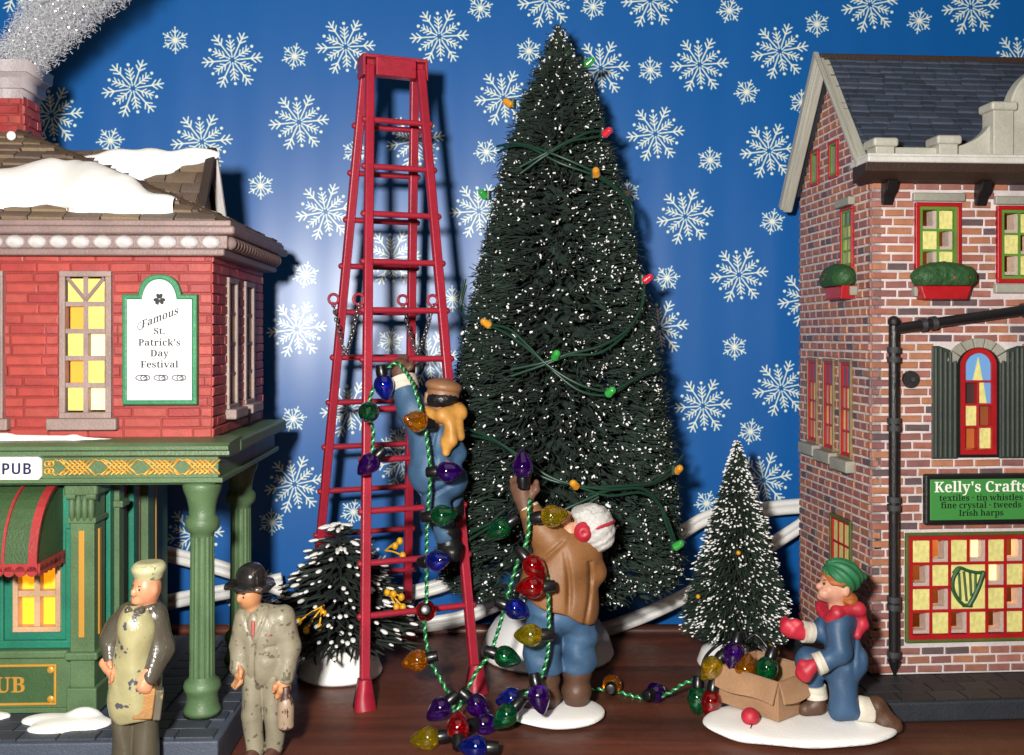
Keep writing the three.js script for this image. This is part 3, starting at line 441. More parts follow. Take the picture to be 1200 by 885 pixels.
  { const t = new TextGeometry('PUB', { font, size: 0.42, depth: 0.03, curveSegments: 4 }); t.computeBoundingBox(); part('lettering', t, goldM, base, [-5.0 - t.boundingBox.max.x, 1.56, 0.188]); }
  // awning: quarter barrel in green stripes between red ribs, scalloped red edge
  const aw = (a, r) => [r * Math.sin(a), r * Math.cos(a)];
  const prof = []; for (let i = 0; i <= 10; i++) { const a = i / 10 * Math.PI / 2; prof.push([1.75 * Math.sin(a), 5.35 + 1.95 * Math.cos(a)]); } void aw;
  const sheet = (x0, x1, o) => { const s = [...prof.map(([z, y]) => [z + o * 0.6, y + o]), ...prof.map(([z, y]) => [z - 0.06, y - 0.06]).reverse()]; const g = extr(poly(s), x1 - x0); g.rotateY(-Math.PI / 2); g.translate(x1, 0, 0); return g; };
  const awG = painted(0x3d5a35, 0.6, 0.0002), awn = part('awning', uvBox(sheet(-9, -4.02, 0)), awG, pub);
  part('awning_end', uvBox((() => { const g = extr(poly([[0, 5.35], ...prof.slice().reverse().map(([z, y]) => [z - 0.03, y])]), 0.06); g.rotateY(-Math.PI / 2); g.translate(-4.05, 0, 0); return g; })()), awG, awn);
  for (const x of [-4.02, -4.85, -5.55, -6.25, -6.95]) part('awning_rib', uvBox(sheet(x - (x > -4.1 ? 0.22 : 0.07), x, 0.05)), crimson, awn);
  const val = []; for (let i = 0; i < 18; i++) { const x = -4.0 - i * 0.29 - 0.145; val.push(bx(x - 0.145, x + 0.145, 5.2, 5.4, 1.70, 1.78), cyl([x, 5.2, 1.70], [x, 5.2, 1.78], 0.14, 0.14, 12)); }
  for (let i = 0; i < 6; i++) { const z = 1.6 - i * 0.29; val.push(bx(-4.03, -3.95, 5.2, 5.4, z - 0.145, z + 0.145), cyl([-4.03, 5.2, z], [-3.95, 5.2, z], 0.14, 0.14, 12)); }
  part('valance', uvBox(merge(val)), crimson, awn);
  // the porch wall, seen edge-on behind the column: teal and green posts, gold strips, wood door
  const pw = part('porch_wall', uvBox(bx(-3.45, -3.12, 1.0, 7.3, -6.4, -0.5)), deepGreen, pub);
  for (const [z, w, m, x] of [[-0.75, 0.3, teal, -2.98], [-1.15, 0.42, green, -2.85], [-1.55, 0.1, goldM, -2.94], [-2.0, 0.45, crimson, -3.05], [-2.5, 0.34, teal, -2.9], [-3.0, 0.4, cream, -2.98], [-3.7, 0.7, green, -2.8], [-4.2, 0.08, goldM, -2.8]]) part('post', uvBox(bx(-3.2, x, 1.0, 7.3, z - w / 2, z + w / 2, 0.03)), m, pw);
  part('post_cap', uvBox(bx(-3.2, -2.72, 6.4, 6.6, -1.45, -0.85, 0.04)), green, pw);
  // slab with paving and snow
  const sl = part('pavement_slab', uvBox(bx(-14, 0.72, 0, 0.94, -7.2, 2.2, 0.06)), slab, pub);
  const pav = [0x3d4450, 0x434a58, 0x394050].map(c => painted(c, 0.55, 0.0002)), pg = new RoundedBoxGeometry(1, 0.08, 1, 1, 0.03); uvBox(pg);
  for (let j = 0; j < 3; j++) for (let i = 0; i < 11; i++) { const w = 0.96; part('paving_stone', pg, pav[(i * 7 + j * 3) % 3], sl, [0.08 - i * 1.0 - (j % 2) * 0.35, 0.96, 1.78 - j * 0.62], [0, 0, 0], [w, 1, 0.58]); }
  for (let j = 0; j < 9; j++) for (let i = 0; i < 3; i++) part('paving_stone', pg, pav[(i * 5 + j) % 3], sl, [0.2 - i * 0.95, 0.96, -0.12 - j * 0.74], [0, 0, 0], [0.9, 1, 0.7]);
  part('snow', sdf([E(-3.6, 1.02, 0.95, 0.85, 0.16, 0.5), E(-4.3, 1.02, 0.85, 0.5, 0.14, 0.3), E(-2.95, 1.02, 1.1, 0.6, 0.14, 0.45), E(-3.8, 1.02, 1.45, 0.6, 0.12, 0.3), E(-3.2, 1.02, 0.75, 0.45, 0.3, 0.3)], { k: 0.15, cell: 0.05 }), MAT.snow, pub);
  part('snow', sdf([E(-6.2, 1.02, 0.5, 1.0, 0.12, 0.3)], { cell: 0.08 }), MAT.snow, pub);
  // the festival sign
  const sg = thing('festival_sign', 'white wall sign with green frame lettered Famous St. Patrick\'s Day Festival', 'sign', [-8.3, 0, 6.7], 0.035);
  const so = new THREE.Shape(); { const s = so; s.moveTo(-2.38, 9.39); s.lineTo(-0.35, 9.39); s.lineTo(-0.35, 12.42); s.lineTo(-0.78, 12.42); s.quadraticCurveTo(-0.86, 12.97, -1.37, 12.97); s.quadraticCurveTo(-1.88, 12.97, -1.96, 12.42); s.lineTo(-2.38, 12.42); s.closePath(); }
  const si = new THREE.Shape(); { const s = si; s.moveTo(-2.24, 9.52); s.lineTo(-0.49, 9.52); s.lineTo(-0.49, 12.28); s.lineTo(-0.90, 12.28); s.quadraticCurveTo(-0.98, 12.82, -1.37, 12.83); s.quadraticCurveTo(-1.76, 12.82, -1.84, 12.28); s.lineTo(-2.24, 12.28); s.closePath(); }
  const frS = so.clone(); frS.holes.push(si); part('sign_frame', uvBox(extr(frS, 0.24, 0.04)), painted(0x2c8658, 0.45, 0.0001), sg, [0, 0, 0.04]);
  const face = extr(si, 0.16, 0, 16); planarUv(face, -2.24, -0.49, 9.52, 12.83);
  const ft = textTex(1.75, 3.31, 220, (g, w, h) => {
    g.fillStyle = '#f1f2f4'; g.fillRect(0, 0, w, h); g.fillStyle = '#25272c'; g.textAlign = 'center'; const T = (t, y, s, it) => { g.font = 'bold ' + Math.round(s * h) + 'px serif'; g.fillText(t, w / 2, y * h); };
    const c = [w / 2, h * 0.165]; for (const a of [0, 2.1, -2.1]) { g.save(); g.translate(...c); g.rotate(a); for (const s of [-1, 1]) { g.beginPath(); g.ellipse(s * h * 0.010, -h * 0.026, h * 0.015, h * 0.022, s * 0.45, 0, 7); g.fill(); } g.restore(); } g.lineWidth = h * 0.008; g.strokeStyle = '#45474c'; g.beginPath(); g.moveTo(...c); g.quadraticCurveTo(w / 2, h * 0.19, w * 0.47, h * 0.215); g.stroke();
    g.save(); g.translate(w / 2, h * 0.325); g.rotate(-0.38); g.transform(1, 0, -0.25, 1, 0, 0); g.font = 'italic bold ' + Math.round(h * 0.082) + 'px serif'; g.fillText('Famous', 0, h * 0.02); g.lineWidth = h * 0.005; g.beginPath(); g.arc(-w * 0.31, h * 0.0, h * 0.028, 1, 5); g.stroke(); g.restore();
    T('St.', 0.455, 0.074); g.font = Math.round(h * 0.076) + 'px serif'; T("Patrick's", 0.55, 0.078); T('Day', 0.638, 0.078); T('Festival', 0.73, 0.078);
    g.lineWidth = h * 0.008; for (let i = 0; i < 3; i++) { const x = w * (0.22 + i * 0.28), y = h * 0.815; g.beginPath(); g.ellipse(x, y, w * 0.085, h * 0.022, 0, 0.6, 6.6); g.stroke(); g.beginPath(); g.ellipse(x + w * 0.06, y, w * 0.07, h * 0.022, 0, 2.4, 8.2); g.stroke(); g.beginPath(); g.ellipse(x + w * 0.06, y + h * 0.004, w * 0.03, h * 0.011, 0, 3, 8); g.stroke(); }
  });
  part('sign_face', face, std(0xdcdce0, 0.35, { map: ft }), sg, [0, 0, 0.06]);
  // fluffy tinsel smoke over the chimney
  const sm = []; const N = 30000; let sd = 1; const q = () => h3(sd++, 17, 5);
  for (let i = 0; i < N; i++) {
    const t = Math.pow(q(), 0.9), a = q() * 6.283, rad = (0.72 + 1.1 * t) * Math.pow(q(), 0.6), cx = CX + 0.1 + 3.5 * t, cy = 19.5 + 4.2 * t, x = cx + Math.cos(a) * rad, z = CZ + Math.sin(a) * rad * 0.8, y = cy + (q() - 0.5) * 0.8;
    const dir = V(q() - 0.5, q() - 0.5, q() - 0.5).normalize(), L = 0.06 + 0.12 * q(), r = 0.0045 + 0.006 * q();
    const b = [x + dir.x * L, y + dir.y * L, z + dir.z * L], g = cyl([x, y, z], b, r, r * 0.6, 3); sm.push(g);
  }
  const smoke = thing('chimney_smoke', 'glittery grey white tinsel smoke rising from the pub chimney', 'smoke', [-8.3, 0, 6.7], 0.035);
  const fib = part('smoke_fibre', merge(sm), std(0xd6d9df, 0.6), smoke); fib.userData.kind = 'stuff';
  const gl = []; for (let i = 0; i < 1400; i++) { const t = q(), a = q() * 6.283, rad = (0.75 + 1.1 * t) * Math.sqrt(q()), g = new THREE.PlaneGeometry(0.028, 0.028); g.rotateX((q() - 0.5) * 0.9); g.rotateY((q() - 0.5) * 0.9); g.translate(CX + 0.1 + 3.5 * t + Math.cos(a) * rad, 19.5 + 4.2 * t + (q() - 0.5) * 0.6, CZ + Math.abs(Math.sin(a)) * rad * 0.8); gl.push(g); }
  const glit = part('glitter', merge(gl), std(0xffffff, 0.2, { metalness: 0.9, side: THREE.DoubleSide }), smoke); glit.userData.kind = 'stuff';
}
// ---------------------------------------------------------------- the brown brick craft shop at the right
{
  const POS = [11.29, 0, 2.9], TURN = 0.07, W = 11.6, L = 6.4, Y0 = 0.65, Y1 = 16.1;
  const shop = thing('craft_shop', 'brown brick craft shop with slate roof, white parapet and red framed windows', 'shop', POS, TURN);
  const brk = [0xbe7e68, 0xb07060, 0xc08262, 0xa67066, 0x966664, 0xb4766a, 0xc4886a, 0xa06c66, 0xae7864].map(c => painted(c, 0.5, 0.00015)); brk.push(painted(0x6e5c60, 0.5, 0.00015));
  const mortar = painted(0xeae0e0, 0.6, 0.00015), white = painted(0xc4c4b8, 0.45, 0.0001), stoneG = painted(0xa9a99c, 0.5, 0.00012), redF = painted(0xb81f26, 0.4, 0.00005), greenF = painted(0x6a983e, 0.45, 0.00008), olive = painted(0x5a6a30, 0.5, 0.0001), iron = painted(0x1d1d20, 0.4, 0.0001), ironG = painted(0x3c3d42, 0.4, 0.0001), shutter = painted(0x3a453e, 0.5, 0.00008), brownD = painted(0x3c2a22, 0.6, 0.0002);
  const slateD = [0x3a4354, 0x404a5c, 0x363e4e, 0x454e60].map(c => painted(c, 0.55, 0.00025, { vertexColors: true })), base = painted(0x33373f, 0.5, 0.0002);
  // openings
  const WT = [[1.36, 2.85, 13.1, 15.48], [4.02, 5.5, 12.95, 15.4], [7.6, 9.1, 12.95, 15.4]], ARCH = [2.78, 4.05, 7.5, 11.0], BIGW = [1.1, 5.1, 1.7, 5.05];
  const front = extr(poly(rect(0, W, Y0, Y1), [...WT, [2.86, 3.97, 7.6, 10.85], BIGW].map(w => rect(w[0] + 0.06, w[1] - 0.06, w[2] + 0.06, w[3] - 0.06))), 0.3); front.translate(0, 0, -0.3);
  const SWN = [[1.45, 2.45, 7.2, 10.5], [2.95, 3.95, 7.3, 10.5], [4.5, 5.5, 7.4, 10.5], [1.35, 2.35, 13.5, 15.55], [2.65, 3.4, 16.7, 18.0], [4.4, 5.15, 16.7, 18.0], [1.5, 3.3, 2.6, 5.2]];
  const RV = 3.2, RY = 20.9, EV = -0.3, EY = 16.55;                 // ridge and eave
  const sidePts = [[0, Y0], [0, Y1 + 0.3], [-RV, RY - 0.35], [-L, Y1 + 0.3], [-L, Y0]];
  const side = extr(poly(sidePts, SWN.map(w => rect(-w[1] + 0.05, -w[0] - 0.05, w[2] + 0.05, w[3] - 0.05))), 0.3); side.rotateY(-Math.PI / 2); side.translate(0.3, 0, 0);
  const wall = part('wall', uvBox(merge([front, side, bx(0.3, W, Y0, Y1, -L, -L + 0.3), bx(W - 0.3, W, Y0, Y1, -L + 0.3, -0.3)])), mortar, shop);
  const ff = frameAt([0, 0, 0], [1, 0, 0], [0, 0, 1]), sf = frameAt([0, 0, 0], [0, 0, 1], [-1, 0, 0]);   // side face: u = z (front to right)
  const fh = [...WT.map(w => [w[0], w[1], w[2], w[3]]), [1.3, 2.9, 15.5, 15.82], [3.98, 5.55, 15.42, 15.75], [2.0, 4.85, 7.35, 10.95], [2.5, 4.32, 10.9, 11.2], [1.62, 5.2, 5.36, 6.95], [BIGW[0] - 0.05, BIGW[1] + 0.05, BIGW[2] - 0.1, BIGW[3] + 0.1], [4.0, 5.5, 12.6, 12.96]];
  const listF = courses({ y0: Y0 + 0.02, y1: Y1, pitch: 0.281, len: 0.76, gap: 0.076, clip: () => [0, W], holes: fh, vary: 0.16 });
  const fcl = y => y < Y1 + 0.3 ? [-L, 0] : [-RV - (RV) * (RY - 0.4 - y) / (RY - 0.35 - Y1 - 0.3), -RV + RV * (RY - 0.4 - y) / (RY - 0.35 - Y1 - 0.3)];
  const listS = courses({ y0: Y0 + 0.02, y1: RY - 0.5, pitch: 0.281, len: 0.6, gap: 0.076, clip: fcl, holes: SWN.map(w => [-w[1], -w[0], w[2] - (w[2] < 12 && w[2] > 7 ? 0.35 : 0), w[3]]), vary: 0.2 });
  let count = 0;
  const restF = layBricks(wall, listF, ff, brk, 0.055, u => u < 5.1 && ++count <= 240);
  const restS = layBricks(wall, listS, sf, brk, 0.055, u => u > -0.7 && ++count <= 298);
  const rb = part('brick', merge([...restF, ...restS]), painted(0xffffff, 0.5, 0.00015, { vertexColors: true }), wall); rb.userData.kind = 'stuff';
  // inside: brown room, a small lamp
  part('inner_room', merge([bx(0.3, W - 0.3, 0.7, 16, -2.4, -2.3), bx(0.3, W - 0.3, 6.0, 6.1, -2.3, -0.31), bx(0.3, W - 0.3, 11.9, 12.0, -2.3, -0.31), bx(0.3, W - 0.3, 0.7, 0.9, -2.3, -0.31)]), painted(0x9a6440, 0.7), shop);
  const lampM = std(0xfff2d0, 0.5, { emissive: 0xffd890, emissiveIntensity: 2.0 });
  for (const [x, y, I] of [[3.9, 4.5, 0.005], [3.3, 9, 0.002], [3.4, 14, 0.001]]) {
    part('lamp_bulb', new THREE.SphereGeometry(0.22, 14, 10), lampM, shop, [x, y, -1.1]);
    const l = new THREE.PointLight(0xffc070, I, 0, 2); l.position.set(x, y, -1.1); l.castShadow = true; shop.add(l); l.name = 'lamp_light';
  }
  // top windows
  const porc = painted(0xd9c4b8, 0.45, 0.0001);
  const Y = MAT.paleYellow;
  WT.forEach((w, k) => {
    const rows = 3, pat = k === 0 ? [[0, 1], [1, 0], [0, 1]] : [[0, 1], [1, 0], [0, 1]];
    const o = windowPart(shop, { pos: [(w[0] + w[1]) / 2, (w[2] + w[3]) / 2, 0.08], w: w[1] - w[0], h: w[3] - w[2], cols: 2, rows, fw: 0.14, bw: 0.07, depth: 0.35, mat: redF, innerMat: greenF, iw: 0.09, reveal: porc, pane: (i, j) => pat[j][i] ? Y : null });
    part('lintel', uvBox(bx(-(w[1] - w[0]) / 2 - 0.08, (w[1] - w[0]) / 2 + 0.12, (w[3] - w[2]) / 2 + 0.03, (w[3] - w[2]) / 2 + 0.3, -0.1, 0.08, 0.05)), stoneG, o);
    if (k) part('sill', uvBox(bx(-(w[1] - w[0]) / 2 - 0.1, (w[1] - w[0]) / 2 + 0.1, -(w[3] - w[2]) / 2 - 0.32, -(w[3] - w[2]) / 2 - 0.02, -0.1, 0.12, 0.05)), stoneG, o);
  });
  // big shop window with the harp
  const litPane = std(0xfff0c0, 0.5, { emissive: 0xffd070, emissiveIntensity: 0.7 });
  const BP = ['yoylyl', 'oyHHly', 'yoHHyo', 'oyoyoy'];
  const bw = windowPart(shop, { name: 'shop_window', pos: [(BIGW[0] + BIGW[1]) / 2, (BIGW[2] + BIGW[3]) / 2, 0.06], w: BIGW[1] - BIGW[0] + 0.1, h: BIGW[3] - BIGW[2] + 0.1, cols: 6, rows: 4, fw: 0.1, bw: 0.085, depth: 0.35, mat: olive, innerMat: redF, iw: 0.13, reveal: porc, skip: ['v3,1', 'v3,2', 'h2,2', 'h3,2'], pane: (i, j) => BP[j][i] === 'y' ? Y : null });
  { const [x0, y0, cw, rh] = bw.userData.size;
    part('pane', bx(x0 + 2 * cw + 0.04, x0 + 4 * cw - 0.04, y0 + rh + 0.04, y0 + 3 * rh - 0.04, -0.10, -0.04, 0.02), Y, bw);
    for (const [i, j] of [[3, 0], [4, 1]]) part('pane', bx(x0 + i * cw + 0.09, x0 + (i + 1) * cw - 0.09, y0 + (3 - j) * rh + 0.1, y0 + (4 - j) * rh - 0.04, -0.3, -0.26), litPane, bw);
    const hx = x0 + 3 * cw, hy = y0 + 2 * rh, hs = [tube([[-0.5, 0.42, 0], [-0.3, 0.6, 0], [0, 0.5, 0], [0.3, 0.44, 0], [0.52, 0.45, 0]], 0.055, 20), tube([[-0.3, 0.58, 0], [-0.48, 0.3, 0], [-0.5, -0.05, 0], [-0.32, -0.4, 0], [-0.12, -0.6, 0]], 0.06, 20), tube([[0.5, 0.44, 0], [0.36, 0.05, 0], [0.2, -0.3, 0], [0.02, -0.6, 0]], 0.075, 16), tube([[-0.2, -0.58, 0], [0.12, -0.6, 0]], 0.06, 4)];
    const harp = part('harp', merge(hs), painted(0x2f6238, 0.4, 0.00005), bw, [hx, hy, -0.02]); void harp;
    for (const q of [[-0.3, 0.45, -0.25, -0.4], [-0.14, 0.48, -0.05, -0.45], [0.06, 0.44, 0.1, -0.3], [0.24, 0.4, 0.24, -0.1]]) part('harp_string', cyl([q[0], q[1], 0], [q[2], q[3], 0], 0.04, 0.04, 6), painted(0x4a6f3c, 0.4), bw, [hx, hy, -0.03]);
  }
  // arched window with church-spire picture in its head, shutters, stone arch
  { const cx = 3.415, hw = 0.635, yb = 7.5, ys = 10.35, top = 10.95;
    const arch = (o) => { const s = new THREE.Shape(); s.moveTo(cx - hw + o, yb + o); s.lineTo(cx + hw - o, yb + o); s.lineTo(cx + hw - o, ys); s.absellipse(cx, ys, hw - o, top - ys - o, 0, Math.PI, false); s.closePath(); return s; };
    const ring = (a, b, d) => { const s = arch(a); s.holes.push(arch(b)); return extr(s, d, 0.0, 14); };
    const o = part('arched_window', uvBox(ring(0.05, 0.2, 0.34)), redF, shop, [0, 0, -0.24]);
    part('surround', uvBox(ring(-0.05, 0.05, 0.3)), iron, o, [0, 0, 0.01]);
    const x0 = cx - hw + 0.2, x1 = cx + hw - 0.2, ry = [7.7, 8.42, 9.12, 9.85], bars = [bx(cx - 0.035, cx + 0.035, 7.65, 9.85, 0.05, 0.3)]; for (const y of ry.slice(1)) bars.push(bx(x0 - 0.02, x1 + 0.02, y - 0.035, y + 0.035, 0.04, 0.305)); part('glazing_bar', merge(bars), redF, o);
    const P = (i, j, m, d = 0.2) => part('pane', bx(i ? cx + 0.03 : x0 - 0.02, i ? x1 + 0.02 : cx - 0.03, ry[j] + 0.03, ry[j + 1] - 0.03, d, d + 0.04), m, o);
    P(0, 1, Y); P(1, 0, Y); P(0, 0, std(0xb0622a, 0.6), 0.08); P(1, 1, std(0x8a4a26, 0.6), 0.05);
    const sky = std(0x6fa3dc, 0.5); P(1, 2, sky); P(0, 2, std(0x3a2a2a, 0.6), 0.06);
    const hd = new THREE.Shape(); hd.moveTo(x0 - 0.03, 9.88); hd.lineTo(x1 + 0.03, 9.88); hd.lineTo(x1 + 0.03, ys); hd.absellipse(cx, ys, hw - 0.17, top - ys - 0.17, 0, Math.PI, false); hd.closePath();
    part('pane', extr(hd, 0.04, 0, 12), sky, o, [0, 0, 0.2]); part('spire', extr(poly([[cx - 0.15, 9.88], [cx + 0.17, 9.88], [cx + 0.03, 10.62]]), 0.02), Y, o, [0, 0, 0.24]); part('spire', extr(poly([[cx + 0.05, 9.16], [cx + 0.3, 9.16], [cx + 0.2, 9.82], [cx + 0.05, 9.82]]), 0.02), Y, o, [0, 0, 0.24]);
    for (let i = 0; i < 7; i++) { const a0 = Math.PI * (0.06 + i / 7 * 0.88) + 0.02, a1 = Math.PI * (0.06 + (i + 1) / 7 * 0.88) - 0.02, r0 = 0.72, r1 = 1.06, e = 0.86; const pt = (r, a) => [cx + r * Math.cos(a), ys - 0.05 + r * e * Math.sin(a)]; part('arch_stone', uvBox(extr(poly([pt(r0, a0), pt(r1, a0), pt(r1, (a0 + a1) / 2), pt(r1, a1), pt(r0, a1), pt(r0, (a0 + a1) / 2)]), 0.2, 0.02)), stoneG, shop, [0, 0, -0.05]); }
    for (const s of [-1, 1]) { const xa = s < 0 ? cx - hw - 0.87 : cx + hw + 0.05, xb = xa + 0.82; const sp = s < 0 ? [[xa, yb - 0.08], [xb, yb - 0.08], [xb, ys + 0.12], [xb - 0.25, ys + 0.5], [xb - 0.6, ys + 0.62], [xa, ys + 0.62]] : [[xa, yb - 0.08], [xb, yb - 0.08], [xb, ys + 0.62], [xa + 0.6, ys + 0.62], [xa + 0.25, ys + 0.5], [xa, ys + 0.12]];
      const sh = part('shutter', uvBox(extr(poly(sp), 0.1, 0.02)), shutter, shop, [0, 0, 0.02]); for (let i = 0; i < 5; i++) { const x = xa + 0.1 + i * 0.155, hi = s < 0 ? (i < 2 ? 0.55 : i < 4 ? 0.42 : 0.15) : (i > 2 ? 0.55 : i > 0 ? 0.42 : 0.15); part('slat', cyl([x, yb - 0.02, 0.1], [x, ys + hi, 0.1], 0.06, 0.06, 8), shutter, sh); } }
  }
  // side windows
  const cream = painted(0xd8b8a8, 0.5), blueP = painted(0x6f6f98, 0.5);
  SWN.forEach((w, k) => {
    const small = k === 4 || k === 5, o = windowPart(shop, { pos: [-0.05, (w[2] + w[3]) / 2, -(w[0] + w[1]) / 2], rot: -Math.PI / 2, w: w[1] - w[0], h: w[3] - w[2], cols: k === 6 ? 3 : small ? 1 : 2, rows: small ? 1 : k === 6 ? 3 : 4, fw: 0.1, bw: 0.07, depth: 0.3, mat: small || k === 3 ? redF : k === 6 ? olive : painted(0x8f7a58, 0.5), innerMat: small || k === 3 ? greenF : redF, iw: 0.08, pane: (i, j) => k === 6 ? Y : small ? (stoneG) : j === 0 ? blueP : (i + j) % 2 ? cream : Y });
    if (k < 3) part('sill', uvBox(bx(-0.72, 0.72, -(w[3] - w[2]) / 2 - 0.4, -(w[3] - w[2]) / 2, -0.05, 0.3, 0.05)), stoneG, o);
    if (k === 3) part('lintel', uvBox(bx(-0.6, 0.6, (w[3] - w[2]) / 2 + 0.02, (w[3] - w[2]) / 2 + 0.3, -0.05, 0.2, 0.05)), stoneG, o);
  });
  // flower boxes: red trough, green mound with red berries
  const boxAt = (x, y, z, turn, w) => {
    const fb = thing('flower_box', turn ? 'red window box of green plants on the side wall of the brick shop' : 'red window box of green plants below the front top window', 'flower box', [0, 0, 0], 0, 'window boxes of the brick shop');
    const c = Math.cos(TURN), s = Math.sin(TURN); fb.position.set((POS[0] + x * c + z * s) * 0.01, y * 0.01, (POS[2] - x * s + z * c) * 0.01); fb.rotation.y = TURN + turn;
    const t = extr(poly([[-w * 0.42, 0], [w * 0.42, 0], [w * 0.5, 0.42], [-w * 0.5, 0.42]]), 0.55, 0.04); part('trough', uvBox(t), painted(0xc02028, 0.4, 0.0001), fb, [0, 0, 0]);
    for (const q of [-1, 1]) part('bracket', uvBox(bx(q * w * 0.5 - 0.06, q * w * 0.5 + 0.06, 0.1, 0.4, 0, 0.25, 0.03)), stoneG, fb);
    part('plants', sdf([E(0, 0.72, 0.35, w * 0.62, 0.45, 0.42), E(-w * 0.3, 0.66, 0.35, w * 0.3, 0.36, 0.4), E(w * 0.3, 0.66, 0.35, w * 0.3, 0.36, 0.4)], { k: 0.15, cell: 0.045, mod: (d, X, Y2, Z) => Math.max(d + 0.05 * (vn(X * 7, Y2 * 7, Z * 7) - 0.5) + 0.03 * (vn(X * 16, Y2 * 16, Z * 16) - 0.5), 0.42 - Y2) }), painted(0x2c5a30, 0.6, 0.0003), fb);
    const berry = new THREE.SphereGeometry(0.05, 8, 6), bm = std(0xb02a20, 0.4); for (let i = 0; i < 11; i++) { const a = h3(i, 4, turn ? 2 : 1) * 2 - 1, b = h3(i, 9, 4); part('berry', berry, bm, fb, [a * w * 0.48, 0.62 + b * 0.36 * (1 - a * a * 0.5), 0.35 + 0.4 * Math.sqrt(Math.max(0.02, 1 - b * b * 0.6 - a * a * 0.35))]); }
  };
  boxAt(2.12, 12.42, 0.06, 0, 1.65); boxAt(-0.02, 12.5, -1.85, -Math.PI / 2, 1.5);
  // drain pipe
  const px = 0.56, pz = 0.32, pipe = part('drain_pipe', merge([cyl([px, 1.15, pz], [px, 11.6, pz], 0.16, 0.16, 14), ball(px, 11.72, pz, 0.19), (() => { const g = new THREE.ConeGeometry(0.2, 0.5, 12); g.rotateX(Math.PI); g.translate(px, 0.95, pz); return g; })(), cyl([px, 11.5, pz], [9, 12.7, pz], 0.16, 0.16, 14)]), iron, shop);
  for (const y of [10.85, 10.55, 8.65, 8.42, 6.2, 5.95, 3.1, 2.86, 1.4]) part('pipe_collar', cyl([px, y - 0.09, pz], [px, y + 0.09, pz], 0.21, 0.21, 14), ironG, pipe);
  for (const t of [0.11, 0.15, 0.5, 0.54]) { const x = px + 8.44 * t, y = 11.5 + 1.2 * t; part('pipe_collar', cyl([x - 0.08, y - 0.011, pz], [x + 0.08, y + 0.011, pz], 0.22, 0.22, 14), ironG, pipe); }
  const vt = part('vent', cyl([1.22, 9.92, 0.03], [1.22, 9.92, 0.14], 0.28, 0.26, 20), iron, shop); part('vent_knob', cyl([1.22, 9.92, 0.13], [1.22, 9.92, 0.24], 0.09, 0.07, 12), ironG, vt);
  // eaves: brown soffit, white cornice, brackets, parapet with piers and volutes
  part('soffit', uvBox((() => { const g = extr(poly([[0, 16.05], [0, 16.55], [1.05, 16.55], [0.98, 16.3], [0.5, 16.12]]), W + 1.3, 0.02); g.rotateY(-Math.PI / 2); g.translate(W + 0.65, 0, 0); return g; })()), brownD, shop);
  const cor = part('cornice', uvBox(merge([bx(-0.6, W + 0.6, 16.55, 16.75, -0.3, 1.12, 0.06), bx(-0.55, W + 0.55, 16.74, 16.84, -0.3, 1.0, 0.03)])), painted(0xe2e2dc, 0.4, 0.00008), shop);
  for (const x of [0.42, 3.45, 6.4, 9.2]) part('bracket', uvBox((() => { const g = extr(poly([[0, 15.4], [0.12, 15.38], [0.22, 15.6], [0.42, 15.8], [0.55, 16.08], [0, 16.08]]), 0.36, 0.03); g.rotateY(-Math.PI / 2); g.translate(x + 0.18, 0, 0); return g; })()), iron, shop);
  const pier = (x, w, y) => part('parapet_pier', uvBox(merge([bx(x - w / 2, x + w / 2, 16.8, y, 0.18, 0.86, 0.04), bx(x - w / 2 - 0.1, x + w / 2 + 0.1, y - 0.08, y + 0.2, 0.1, 0.95, 0.09)])), white, cor);
  pier(0.05, 0.6, 17.14); pier(2.05, 0.6, 17.24); pier(3.8, 0.66, 18.3); pier(7.7, 0.66, 18.3); pier(9.5, 0.6, 17.24);
  const ps = new THREE.Shape(); ps.moveTo(0.2, 16.8); ps.lineTo(3.6, 16.8); ps.lineTo(3.6, 18.1); ps.quadraticCurveTo(3.35, 17.3, 2.2, 17.1); ps.lineTo(0.2, 17.1); ps.closePath();
  part('parapet', uvBox(extr(ps, 0.4, 0.05, 14)), white, cor, [0, 0, 0.3]);
  const cs = new THREE.Shape(); cs.moveTo(4.05, 16.8); cs.lineTo(7.45, 16.8); cs.lineTo(7.45, 18.2); cs.absellipse(5.75, 18.2, 1.7, 1.6, 0, Math.PI, false); cs.closePath(); cs.holes.push(new THREE.Path().absellipse(5.75, 18.25, 1.05, 1.2, 0, Math.PI * 2, true));
  part('parapet', uvBox(extr(cs, 0.5, 0.05, 24)), white, cor, [0, 0, 0.32]); part('oval_panel', uvBox(extr(new THREE.Shape().absellipse(5.75, 18.25, 1.1, 1.25, 0, Math.PI * 2), 0.2, 0, 24)), painted(0x7b6f78, 0.5), cor, [0, 0, 0.32]);
  const p2 = new THREE.Shape(); p2.moveTo(7.9, 16.8); p2.lineTo(11.8, 16.8); p2.lineTo(11.8, 17.1); p2.lineTo(9.4, 17.1); p2.quadraticCurveTo(8.15, 17.3, 7.9, 18.1); p2.closePath(); part('parapet', uvBox(extr(p2, 0.4, 0.05, 14)), white, cor, [0, 0, 0.3]);
  // roof
  const tri = (...p) => { const g = new THREE.BufferGeometry(); g.setAttribute('position', new THREE.Float32BufferAttribute(p.flat(), 3)); g.computeVertexNormals(); return uvBox(g); };
  const a = [-0.45, EY, 0.25], b = [W + 0.45, EY, 0.25], c2 = [W + 0.45, RY, -RV], d2 = [-0.45, RY, -RV], e2 = [W + 0.45, EY, -L - 0.25], f2 = [-0.45, EY, -L - 0.25];
  const roof = part('roof', tri(a, b, c2, a, c2, d2, d2, c2, e2, d2, e2, f2), base, shop);
